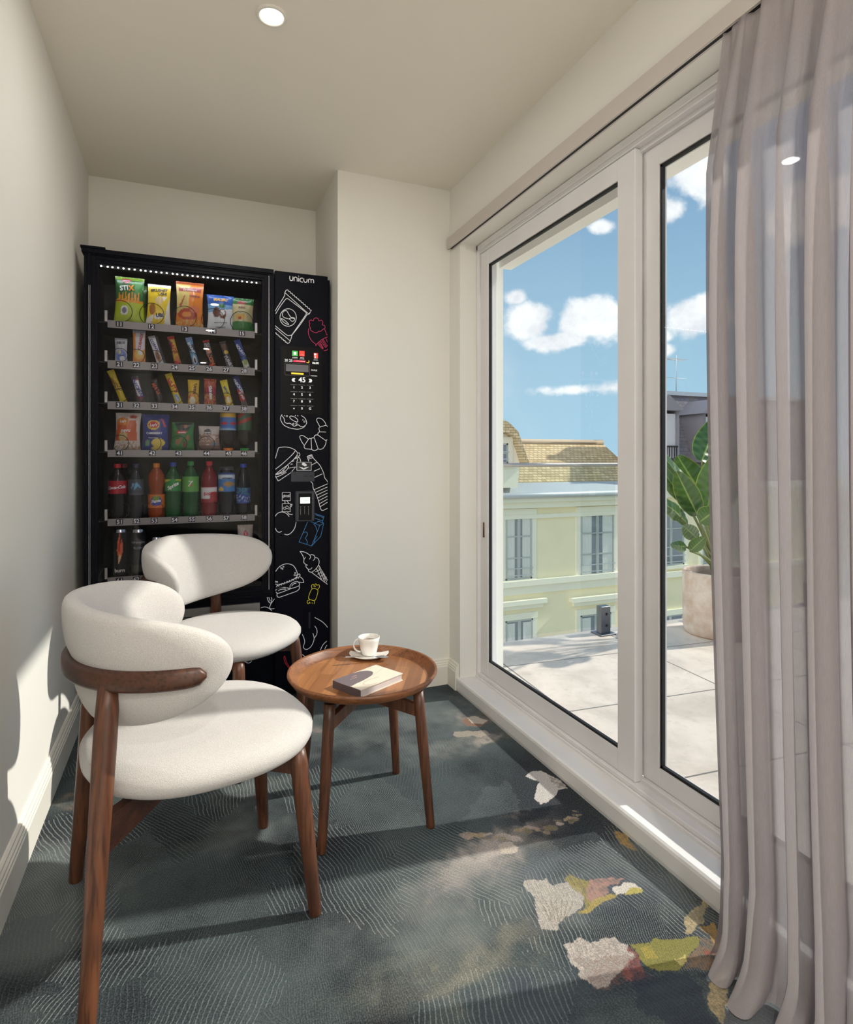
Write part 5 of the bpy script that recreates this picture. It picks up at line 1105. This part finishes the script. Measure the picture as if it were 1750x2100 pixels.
TT = TZ - .026
pc = PF(757, 1342, TT + .004); sx_, sy_ = pc.x, pc.y
sa = empty('saucer', (sx_, sy_, TT), 'white saucer under the coffee cup on the round table', 'saucer')
b = MB(); b.lathe([(0, .0032), (.022, .0032), (.027, .0045), (.045, .0065), (.062, .0102), (.067, .0118), (.0685, .0112), (.066, .0088), (.048, .0040), (.032, .0010), (.029, 0), (.026, .0010), (0, .0010)], (sx_, sy_, TT), 56); b.build('saucer_dish', M['ceramic'], sa)
cu = empty('coffee_cup', (sx_, sy_, TT + .004), 'white ceramic coffee cup on its saucer, handle to the left', 'cup')
b = MB(); z = TT + .0035; b.lathe([(0, 0), (.020, 0), (.023, .001), (.026, .006), (.0305, .024), (.0355, .050), (.0375, .062), (.0368, .0628), (.0358, .062), (.034, .050), (.029, .026), (.0245, .009), (0, .007)], (sx_, sy_, z), 48); b.build('cup_body', M['ceramic'], cu)
b = MB(); hd = Vector((-.90, .30, 0)).normalized(); pts = []
for k in range(15):
    t = k / 14; a = R(100) - R(195) * t; r = hd * (.034 + .021 * math.cos(a) * (1 if a > 0 else 1) - .004 * t); pts.append(Vector((sx_, sy_, z)) + r + Vector((0, 0, .034 + .021 * math.sin(a) - .002 * t)))
b.tube(pts, .0036, 10, flat=(1.35, .8)); b.build('cup_handle', M['ceramic'], cu)
b = MB(); b.lathe([(0, .046), (.0335, .046)], (sx_, sy_, z), 40); b.build('coffee', mat('coffee', rgb(110, 84, 66), .15), cu)
sp = empty('teaspoon', (sx_ - .02, sy_ - .05, TT + .015), 'small steel teaspoon lying across the saucer', 'spoon')
e0, e1 = PF(703, 1347, TT + .026), PF(775, 1347, TT + .016)
b = MB(); b.tube([e0, e0.lerp(e1, .12), e0.lerp(e1, .5), e0.lerp(e1, .8), e1], [.0032, .0042, .0020, .0018, .0026], 10, flat=(1.3, .45)); b.build('spoon_handle', M['chrome'], sp)
b = MB(); n = 20; vs = []; dd = (e1 - e0).normalized(); nn = Vector((-dd.y, dd.x, 0)); c = e1 + dd * .016
for j in range(6):
    for k in range(n):
        a = 2 * math.pi * k / n; rr = j / 5; x = math.cos(a) * .021 * rr; y = math.sin(a) * .0135 * rr * (1 + .15 * math.cos(a)); p = c + dd * x + nn * y + Vector((0, 0, -.004 * (1 - rr * rr) + .0005)); vs.append(tuple(p))
b.add(vs, [(j * n + k, j * n + (k + 1) % n, (j + 1) * n + (k + 1) % n, (j + 1) * n + k) for j in range(5) for k in range(n)], 0, True); b.add([(v[0], v[1], v[2] - .0007) for v in vs], [(j * n + k, (j + 1) * n + k, (j + 1) * n + (k + 1) % n, j * n + (k + 1) % n) for j in range(5) for k in range(n)], 0, True)
b.build('spoon_bowl', M['chrome'], sp)
# book: corners read on the table top
BK = .022
q0, q1, q2 = PF(690, 1394, TT + BK), PF(739, 1416, TT + BK), PF(836, 1377, TT + BK)
bu = (q2 - q1); bl = bu.length; bu.normalize(); bv = Vector((-bu.y, bu.x, 0)); bw = abs((q0 - q1).dot(bv)) + .004
bl = .178; bw = .118
book = empty('book', (q1.x, q1.y, TT), 'closed paperback with cream and grey cover lying on the round table', 'book')
book.rotation_euler = (0, 0, math.atan2(bu.y, bu.x))
b = MB(); b.box(.003, bl - .003, .002, bw - .003, .0022, BK - .0022); b.build('pages', mat('book_pages', rgb(206, 196, 192), .8, bump=(400, .2, .001)), book, world=False)
b = MB(); b.box(0, bl, 0, bw, 0, .0022); b.box(0, bl, 0, bw, BK - .0022, BK)
b.build('cover', [mat('book_cover_cream', rgb(226, 214, 196), .45)], book, world=False, fix=False)
ZC = BK + .0004
b = MB(); b.box(-.0012, .0022, 0, bw, 0, BK + .0001); b.build('spine', mat('book_spine', rgb(92, 82, 84), .5), book, world=False)
b = MB(); pts = catmull([(0, bw), (0, bw * .42), (.03, bw * .40), (.07, bw * .44), (.105, bw * .52), (.125, bw * .66), (.122, bw * .84), (.10, bw * .95), (.07, bw)], False, 5)
b.add([(x + .0002, y, ZC) for x, y in pts], [tuple(range(len(pts)))]); b.build('cover_print', mat('book_grey', rgb(112, 100, 104), .45), book, world=False, fix=False)
b = MB()
for line, (x, y), h_, rt in (('LAN', (.062, bw * .80), .007, 0), ('PASSAGE', (.05, bw * .70), .0045, 0)):
    vs, fs = text_geo(line, .01); b.add([(x + v[0] * h_, y + v[1] * h_, ZC + .0003) for v in vs], fs)
b.build('cover_lettering', mat('book_pink', rgb(214, 170, 160), .5), book, world=False, fix=False)
b = MB()
def flat_line(b, pts, w, z):
    pts = catmull(pts, False, 6)
    for (x0, y0), (x1, y1) in zip(pts, pts[1:]):
        L = math.hypot(x1 - x0, y1 - y0) or 1; nx, ny = -(y1 - y0) / L * w / 2, (x1 - x0) / L * w / 2
        b.add([(x0 + nx, y0 + ny, z), (x1 + nx, y1 + ny, z), (x1 - nx, y1 - ny, z), (x0 - nx, y0 - ny, z)], [(0, 1, 2, 3)])
flat_line(b, [(.11, bw * .30), (.07, bw * .34), (.04, bw * .26), (.045, bw * .10), (.075, bw * .03)], .0008, ZC); flat_line(b, [(.10, bw * .95), (.13, bw * .97), (.155, bw * .85)], .0007, ZC); flat_line(b, [(.095, bw * .5), (.13, bw * .55), (.165, bw * .66)], .0006, ZC)
b.build('cover_line_drawing', mat('book_line', rgb(110, 104, 100), .5), book, world=False, fix=False)

# ------------------------------------------------------------------ terrace
TZ0 = -0.05; RY = 3.17
def terrace_mat():
    m = bpy.data.materials.new('terrace_slabs'); m.use_nodes = True; g = N(m.node_tree); p = m.node_tree.nodes['Principled BSDF']
    tc = g.n('ShaderNodeTexCoord').outputs['Object']
    mp = g.n('ShaderNodeMapping', ins={0: tc, 1: (0.35, .12, 0), 2: (0, 0, R(4))}).outputs[0]
    br = g.n('ShaderNodeTexBrick', offset=0.0, ins={0: mp, 1: (1, 1, 1, 1), 2: (.93, .93, .93, 1), 3: (0, 0, 0, 1), 4: 1.0, 5: 0.005, 6: 0.3, 8: 0.90, 9: 0.62})
    n1 = g.noise(tc, 3.2, 6, .6, .5); n2 = g.noise(tc, 30, 4, .6)
    c = g.mix(g.ramp(n1.outputs['Fac'], .4, .7), rgb(228, 214, 200), rgb(204, 190, 176)); c = g.mix(g.m('MULTIPLY', g.ramp(n2.outputs['Fac'], .5, .8), .3), c, rgb(150, 142, 134))
    c = g.mix(br.outputs['Fac'], c, rgb(120, 114, 108)); g.l.new(c, p.inputs['Base Color']); p.inputs['Roughness'].default_value = .45; return m
b = MB(); b.box(OUTX - .06, 9.0, -4.0, RY + .09, TZ0 - .25, TZ0); struct('terrace_floor', b, terrace_mat())
rl = empty('balustrade', (2.2, RY, TZ0), 'clear glass terrace balustrade with a slim steel top rail', 'balustrade')
def glass_panel(x0, x1): b = MB(); b.box(x0, x1, RY - .006, RY + .006, TZ0 + .055, 1.055); b.build('glass_panel', M['glass_rail'], rl)
xg = P(1261, 1000, RY).x
glass_panel(1.50, xg); glass_panel(xg + .05, xg + 1.5); glass_panel(xg + 1.55, xg + 3.0)
b = MB(); b.tube([(1.50, RY, 1.062), (xg + .03, RY, 1.062)], .0125, 14); b.build('top_rail', M['steel'], rl)
for x in (P(1238, 1200, RY).x, xg + .86, xg + 1.9):
    b = MB(); b.rbox(x - .038, x + .038, RY - .026, RY + .026, TZ0 + .008, TZ0 + .185, .003); s_ = b.build('spigot', M['dark_steel'], rl)
    b = MB(); b.rbox(x - .062, x + .062, RY - .055, RY + .055, TZ0, TZ0 + .010, .002); b.build('base_plate', M['dark_steel'], s_)
    for z_ in (.06, .135):
        b = MB(); b.tube([(x + .004, RY - .0275, TZ0 + z_), (x + .004, RY - .025, TZ0 + z_)], .009, 14); b.build('bolt', M['gasket'], s_)

# potted plant
PX_, PY_ = 3.27, 2.90
pl = empty('potted_plant', (PX_, PY_, TZ0), 'tall bird-of-paradise plant in a weathered clay pot outside on the terrace', 'potted plant')
potm = mat('weathered_clay', rgb(196, 168, 150), .85, bump=(30, .5, .006), var=(9, .8, rgb(222, 210, 198)))
b = MB(); b.lathe([(0, 0), (.195, 0), (.208, .012), (.215, .05), (.218, .40), (.213, .412), (.200, .412), (.196, .40), (.192, .36)], (PX_, PY_, TZ0), 56, fn=lambda a: 1 + .006 * math.sin(3 * a + 1)); b.build('pot', potm, pl)
b = MB(); b.lathe([(0, .372), (.1, .376), (.194, .362)], (PX_, PY_, TZ0), 40); b.build('soil', M['soil'], pl)
def leaf_mat():
    m = bpy.data.materials.new('leaf_green'); m.use_nodes = True; nt = m.node_tree; g = N(nt); p = nt.nodes['Principled BSDF']
    at = g.n('ShaderNodeVertexColor', layer_name='print'); g.l.new(at.outputs[0], p.inputs['Base Color']); p.inputs['Roughness'].default_value = .3; p.inputs['Coat Weight'].default_value = .25
    tl = g.n('ShaderNodeBsdfTranslucent', ins={0: (.16, .28, .05, 1)}); mx = g.n('ShaderNodeMixShader', ins={0: .16}); out = nt.nodes['Material Output']
    nt.links.new(p.outputs[0], mx.inputs[1]); nt.links.new(tl.outputs[0], mx.inputs[2]); nt.links.new(mx.outputs[0], out.inputs[0]); return m
M['leaf'] = leaf_mat(); M['stem'] = mat('leaf_stem', rgb(110, 120, 62), .5)
def plant_leaf(tip_px, base_px, wpx, lean, Yd, bend=0.0, face=0.0, fold=.25):
    """blade from base_px to tip_px at depth Yd, stem from the pot to the blade base"""
    q0, q1 = P(*base_px, Yd), P(*tip_px, Yd + lean); L = (q1 - q0).length; wd = wpx / F_PX * (q0 - Vector((0, 0, CAMH))).length
    foot = Vector((PX_ + random.uniform(-.05, .05), PY_ + random.uniform(-.05, .05), TZ0 + .37)); st = MB()
    mid = foot.lerp(q0, .55) + Vector((0, 0, .03)); pts = [Vector(p) for p in catmull([tuple(foot), tuple(mid), tuple(q0)], False, 6)]
    st.tube(pts, [.012 - .006 * k / (len(pts) - 1) for k in range(len(pts))], 8); s_ = st.build('stem', M['stem'], pl)
    ax = (q1 - q0).normalized(); view = (q0 - Vector((0, 0, CAMH))).normalized(); side = ax.cross(view).normalized(); side = (side * math.cos(face) + ax.cross(side) * math.sin(face)).normalized(); up = side.cross(ax).normalized()
    n, m = 26, 10; vs = []; cols = []
    for j in range(n + 1):
        t = j / n; wj = wd * .5 * (math.sin(math.pi * min(1, t * .93 + .035) ** .82) ** .62) * (1 - .15 * t); c = q0 + ax * L * t + up * bend * math.sin(math.pi * t) * L
        for i in range(-m, m + 1):
            a = i / m; p = c + side * a * wj + up * (abs(a) * wj * fold) + up * .003 * math.sin(t * 40 + a * 3); vs.append(tuple(p))
            e = abs(a); stripe = .5 + .5 * math.sin((t * 46 - e * 5)); base = (44 + 22 * stripe, 74 + 24 * stripe, 36 + 10 * stripe)
            if e < .07: base = (150, 170, 90)
            if e > .93: base = (150, 160, 60)
            cols.append(base)
    w_ = 2 * m + 1; b = MB(); b.add(vs, [(j * w_ + i, j * w_ + i + 1, (j + 1) * w_ + i + 1, (j + 1) * w_ + i) for j in range(n) for i in range(2 * m)], 0, True)
    o = b.build('leaf', M['leaf'], pl, fix=False); set_print(o.data, cols)
for a in (((1480, 850), (1440, 945), 58, .10, 2.90, .03, .2, .2), ((1478, 925), (1452, 1040), 66, -.05, 2.82, .02, -.2, .15), ((1350, 912), (1432, 1010), 34, .05, 2.85, .08, .7, .4), ((1390, 935), (1450, 1030), 60, .10, 2.98, .03, .1, .2),
          ((1350, 945), (1408, 1030), 30, -.05, 2.80, .06, .4, .3), ((1388, 968), (1432, 1058), 46, -.08, 2.78, .03, 0, .2), ((1345, 1022), (1396, 1062), 30, -.1, 2.75, -.12, .3, .3), ((1350, 1018), (1410, 1075), 26, 0, 2.9, -.1, .5, .3),
          ((1470, 1045), (1436, 1070), 42, -.1, 2.72, .02, 0, .2), ((1402, 1078), (1430, 1104), 30, -.08, 2.76, .02, 0, .1), ((1376, 1118), (1408, 1122), 22, -.1, 2.78, -.05, .2, .2), ((1446, 1102), (1416, 1130), 26, -.1, 2.76, .02, .1, .2), ((1500, 900), (1470, 1000), 60, .1, 3.0, .02, .2, .2), ((1530, 960), (1470, 1040), 50, .0, 2.9, .05, .3, .2), ((1445, 985), (1440, 1062), 34, .05, 2.95, .02, .2, .2)):
    plant_leaf(*a)

# ------------------------------------------------------------------ houses across the street
D = 15.0
def HP(px, py, Y=D): return P(px, py, Y)
M['stucco'] = mat('yellow_stucco', rgb(247, 234, 196), .9, bump=(6, .2, .02), var=(.5, .35, rgb(226, 214, 178)))
M['stucco_w'] = mat('pale_stucco', rgb(240, 234, 214), .9, bump=(6, .2, .02))
M['zinc'] = mat('zinc', rgb(188, 192, 196), .5, metal=.3)
M['winframe'] = mat('grey_painted_wood', rgb(176, 180, 176), .6); M['winglass'] = mat('far_window_glass', rgb(128, 138, 148), .12, coat=.3)
M['net'] = mat('net_curtain', rgb(214, 214, 208), .9); M['shutter'] = mat('shutter_white', rgb(206, 200, 202), .7)
def tiles(name, c1, c2, sx, sy):
    m = bpy.data.materials.new(name); m.use_nodes = True; g = N(m.node_tree); p = m.node_tree.nodes['Principled BSDF']
    tc = g.n('ShaderNodeTexCoord').outputs['Object']; xyz = g.n('ShaderNodeSeparateXYZ', ins={0: tc})
    cmb = g.n('ShaderNodeCombineXYZ', ins={0: xyz.outputs[0], 1: xyz.outputs[2], 2: 0.0})
    br = g.n('ShaderNodeTexBrick', ins={0: cmb.outputs[0], 1: (1, 1, 1, 1), 2: (0, 0, 0, 1), 3: (.5, .5, .5, 1), 4: 1.0, 5: .010, 6: .5, 8: sx, 9: sy})
    sp_ = g.n('ShaderNodeSeparateColor', ins={0: br.outputs[0]}).outputs[0]; c = g.mix(sp_, c1, c2); c = g.mix(g.m('MULTIPLY', br.outputs['Fac'], .8), c, rgb(90, 80, 66))
    nz = g.noise(tc, 1.2, 5, .6); c = g.mix(g.m('MULTIPLY', g.ramp(nz.outputs['Fac'], .5, .75), .4), c, rgb(150, 140, 120)); g.l.new(c, p.inputs['Base Color']); p.inputs['Roughness'].default_value = .85; return m
M['tile'] = tiles('clay_tiles', rgb(222, 198, 150), rgb(186, 160, 116), .16, .075); M['slate'] = tiles('slate_tiles', rgb(126, 120, 128), rgb(104, 100, 110), .22, .12)
def far_window(par, xa, xb, za, zb, y, panes=3, net=True):
    m_ = .07
    b = MB(); b.box(xa - .16, xb + .16, y - .05, y, zb, zb + .18); b.box(xa - .16, xa, y - .03, y, za, zb); b.box(xb, xb + .16, y - .03, y, za, zb); b.box(xa - .12, xb + .12, y - .10, y, za - .10, za); w_ = b.build('window', M['stucco_w'], par)
    b = MB(); b.box(xa, xb, y - .006, y, za, zb); b.build('pane', M['winglass'], w_)
    if net:
        b = MB(); c = (xa + xb) / 2; wq = (xb - xa) * .30
        for x0, x1 in ((xa + .05, xa + .05 + wq), (xb - .05 - wq, xb - .05)):
            n = 14; vs = []
            for i in range(n + 1):
                x = x0 + (x1 - x0) * i / n
                for z in (za + .05, zb - .1): vs.append((x, y - .014 - .006 * (i % 2), z))
            b.add(vs, [(2 * i, 2 * i + 1, 2 * i + 3, 2 * i + 2) for i in range(n)])
        b.build('net_curtain', M['net'], w_)
    b = MB(); c = (xa + xb) / 2; f = .05
    b.box(xa, xa + f, y - .04, y - .008, za, zb); b.box(xb - f, xb, y - .04, y - .008, za, zb); b.box(c - .045, c + .045, y - .045, y - .008, za, zb); b.box(xa, xb, y - .04, y - .008, za, za + f); b.box(xa, xb, y - .04, y - .008, zb - f, zb)
    for k in range(1, panes): z = za + (zb - za) * k / panes; b.box(xa, xb, y - .036, y - .008, z - .02, z + .02)
    b.build('window_frame', M['winframe'], w_)
    b = MB()
    for z in (za + .12, za + .32): b.box(xa, xb, y - .11, y - .09, z, z + .025)
    b.build('guard_rail', M['zinc'], w_)
h1 = empty('town_house', (10.5, D, -8), 'pale yellow town house with clay-tiled roof and cream gable, beyond the terrace', 'house')
xl, xr = 5.0, HP(1335, 900).x; ze = HP(1150, 1018).z
b = MB(); b.box(xl, xr, D, D + 8, -9, ze); b.build('facade', M['stucco'], h1)
b = MB(); b.box(xl, xr, D - .30, D + .02, ze - .12, ze + .06); b.box(xl, xr, D - .18, D, ze - .30, ze - .12); b.box(xl, xr, D - .08, D, ze - .62, ze - .50)
zs = HP(1150, 1186).z; b.box(xl, xr, D - .16, D, zs - .10, zs + .06); b.box(xl, xr, D - .08, D, zs - .35, zs - .10); b.build('cornice', M['stucco_w'], h1)
zt_ = HP(1150, 908, D + 2.4).z; yt = D + 2.4
b = MB(); b.add([(xl, D - .25, ze + .06), (xr, D - .25, ze + .06), (xr, yt, zt_), (xl, yt, zt_), (xl, yt + 3, ze), (xr, yt + 3, ze)], [(0, 1, 2, 3), (3, 2, 5, 4), (0, 3, 4), (1, 5, 2)]); b.build('tiled_roof', M['tile'], h1)
b = MB(); b.tube([(xl, yt, zt_ + .02), (xr, yt, zt_ + .02)], .10, 8); b.build('ridge_tiles', mat('ridge_clay', rgb(196, 176, 150), .85), h1)
b = MB(); b.tube([(xl, D - .36, ze + .08), (xr, D - .36, ze + .08)], .09, 10); b.add([(xl, D - .34, ze + .10), (xr, D - .34, ze + .10), (xr, D + .25, ze + .42), (xl, D + .25, ze + .42)], [(0, 1, 2, 3)]); b.build('zinc_gutter', M['zinc'], h1)
for (a, c_, t_, bt) in ((1036, 1090, 1056, 1188), (1190, 1258, 1050, 1178)): q0, q1 = HP(a, bt), HP(c_, t_); far_window(h1, q0.x, q1.x, HP((a + c_) / 2, bt).z, HP((a + c_) / 2, t_).z, D)
for (a, c_, t_) in ((1036, 1092, 1270), (1190, 1252, 1258)):
    q0, q1 = HP(a, t_), HP(c_, t_); z = HP((a + c_) / 2, t_).z; far_window(h1, q0.x, q1.x, z - 2.4, z, D)
    b = MB(); b.box(q0.x - .4, q1.x + .4, D - .20, D, z + .45, z + .58); b.box(q0.x - .3, q1.x + .3, D - .12, D, z + .32, z + .45); b.build('window_hood', M['stucco_w'], h1)
# gabled dormer block at the left
h2 = h1
gy = D - .35; zg = HP(1031, 905, gy).z
xg0, xg1 = HP(985, 900, gy).x, HP(1074, 945, gy).x; zr = HP(1035, 866, gy).z; zb_ = HP(1060, 1000, gy).z; ztop = HP(1074, 948, gy).z
b = MB(); b.add([(xg0, gy, zb_), (HP(1062, 1000, gy).x, gy, zb_), (xg1 - .12, gy, ztop), (HP(1050, 895, gy).x, gy, HP(1050, 900, gy).z), (HP(1031, 888, gy).x, gy, HP(1031, 886, gy).z), (xg0, gy, HP(1031, 886, gy).z)] + [(xg0, gy + 3, zb_), (HP(1062, 1000, gy).x, gy + 3, zb_), (xg1 - .12, gy + 3, ztop), (HP(1050, 895, gy).x, gy + 3, HP(1050, 900, gy).z), (HP(1031, 888, gy).x, gy + 3, HP(1031, 886, gy).z), (xg0, gy + 3, HP(1031, 886, gy).z)],
    [(0, 1, 2, 3, 4, 5), (6, 7, 8, 9, 10, 11)] + [(k, (k + 1) % 6, (k + 1) % 6 + 6, k + 6) for k in range(6)]); b.build('gable_wall', M['stucco_w'], h2)
b = MB(); q = [(xg0, zr + .3), (HP(1036, 870, gy).x, HP(1036, 868, gy).z), (HP(1054, 885, gy).x, HP(1056, 886, gy).z), (xg1 + .05, ztop - .05), (xg1 - .10, ztop - .10), (HP(1050, 895, gy).x, HP(1050, 898, gy).z), (HP(1031, 888, gy).x, HP(1031, 888, gy).z), (xg0, HP(1031, 888, gy).z)]
b.add([(x, gy - .25, z) for x, z in q] + [(x, gy + 3.2, z) for x, z in q], [tuple(range(8)), tuple(range(8, 16))] + [(k, (k + 1) % 8, (k + 1) % 8 + 8, k + 8) for k in range(8)]); b.build('gable_roof', M['tile'], h2)
far_window(h2, HP(1012, 930, gy).x, HP(1041, 930, gy).x, HP(1035, 951, gy).z, HP(1035, 909, gy).z, gy, 2, False)
# slate mansard house at the right
h3 = empty('mansard_house', (15.5, D, -8), 'house with a dark slate mansard roof and dormers behind the terrace plant', 'house')
x0, x1 = HP(1335, 900).x + .02, 23.0; zm = HP(1400, 1000).z; zT = HP(1400, 812, D + 1.2).z
b = MB(); b.box(x0, x1, D + .1, D + 2, -9, zm); b.build('facade', M['stucco'], h3)
b = MB(); b.box(x0, x1, D - .25, D + .12, zm - .05, zm + .15); b.box(x0, x1, D - .1, D + .1, zm - .3, zm - .05); b.box(x0, x1, D - .05, D + .1, HP(1370, 1178).z - .1, HP(1370, 1178).z + .08); b.build('cornice', M['stucco_w'], h3)
b = MB(); b.add([(x0, D + .05, zm + .15), (x1, D + .05, zm + .15), (x1, D + 1.2, zT), (x0, D + 1.2, zT), (x0 + .6, D + 1.9, zT), (x1, D + 1.9, zT), (x0 + .6, D + 2.0, zm), (x1, D + 2.0, zm)], [(0, 1, 2, 3), (3, 2, 5, 4), (0, 3, 4, 6), (1, 7, 5, 2)]); b.build('slate_roof', M['slate'], h3)
b = MB(); b.box(x0, x1, D + 1.1, D + 1.35, zT, zT + .14)
b.build('lead_ridge', M['zinc'], h3)
for (a, c_, t_, bt) in ((1348, 1388, 855, 936), (1448, 1492, 862, 945)):
    y = D - .1; q0, q1 = HP(a, bt, y), HP(c_, t_, y); xa, xb, za, zb2 = q0.x, q1.x, q0.z - .05, q1.z + .1
    b = MB(); b.box(xa - .12, xa, y, D + 1.3, za, zb2 + .1); b.box(xb, xb + .12, y, D + 1.3, za, zb2 + .1); c = (xa + xb) / 2
    b.add([(xa - .24, y - .1, zb2 + .1), (xb + .24, y - .1, zb2 + .1), (c, y - .1, zb2 + .62), (xa - .24, D + 1.3, zb2 + .1), (xb + .24, D + 1.3, zb2 + .1), (c, D + 1.3, zb2 + .62)], [(0, 1, 2), (3, 5, 4), (0, 3, 4, 1), (1, 4, 5, 2), (0, 2, 5, 3)]); dm = b.build('dormer', mat('lead_grey', rgb(128, 124, 130), .7), h3)
    b = MB(); b.box(xa, c - .02, y + .05, y + .09, za, zb2); b.box(c + .02, xb, y + .05, y + .09, za, zb2); b.box(xa + .12, c - .12, y + .04, y + .05, za + .2, zb2 - .2); b.box(c + .12, xb - .12, y + .04, y + .05, za + .2, zb2 - .2); b.build('shutter', M['shutter'], dm)
    b = MB(); b.box(xa - .05, xb + .05, y - .02, y, za + .35, za + .40)
    for k in range(9): xx = xa + (xb - xa) * k / 8; b.box(xx - .012, xx + .012, y - .02, y, za, za + .37)
    b.build('guard_rail', M['gasket'], dm)
for (a, c_, t_, bt) in ((1348, 1402, 1045, 1162), (1440, 1500, 1050, 1160), (1347, 1400, 1258, 1400)):
    q0, q1 = HP(a, bt, D + .1), HP(c_, t_, D + .1); far_window(h3, q0.x, q1.x, q0.z, q1.z, D + .1, 3, False)
an = empty('roof_aerial', tuple(HP(1387, 806, D + 2)), 'thin television aerial on the slate roof of the mansard house', 'aerial')
b = MB(); p0, p1 = HP(1387, 806, D + 2), HP(1387, 729, D + 2); b.tube([p0, p1], .018, 6); b.build('mast', M['zinc'], an)
b = MB(); zz = HP(1387, 737, D + 2).z; b.tube([(p0.x - .55, D + 2, zz), (p0.x + .45, D + 2.2, zz)], .012, 6)
for k in range(8): xx = p0.x - .5 + k * .13; b.tube([(xx, D + 1.8, zz), (xx, D + 2.3, zz + .02)], .008, 5)
zz = HP(1387, 775, D + 2).z; b.tube([(p0.x - .5, D + 2, zz), (p0.x + .6, D + 2.1, zz)], .010, 6); b.build('aerial_arms', M['zinc'], an)
b = MB(); b.box(-2, 60, 4, 60, -9.5, -9.0); struct('street', b, mat('street_paving', rgb(150, 148, 142), .9))
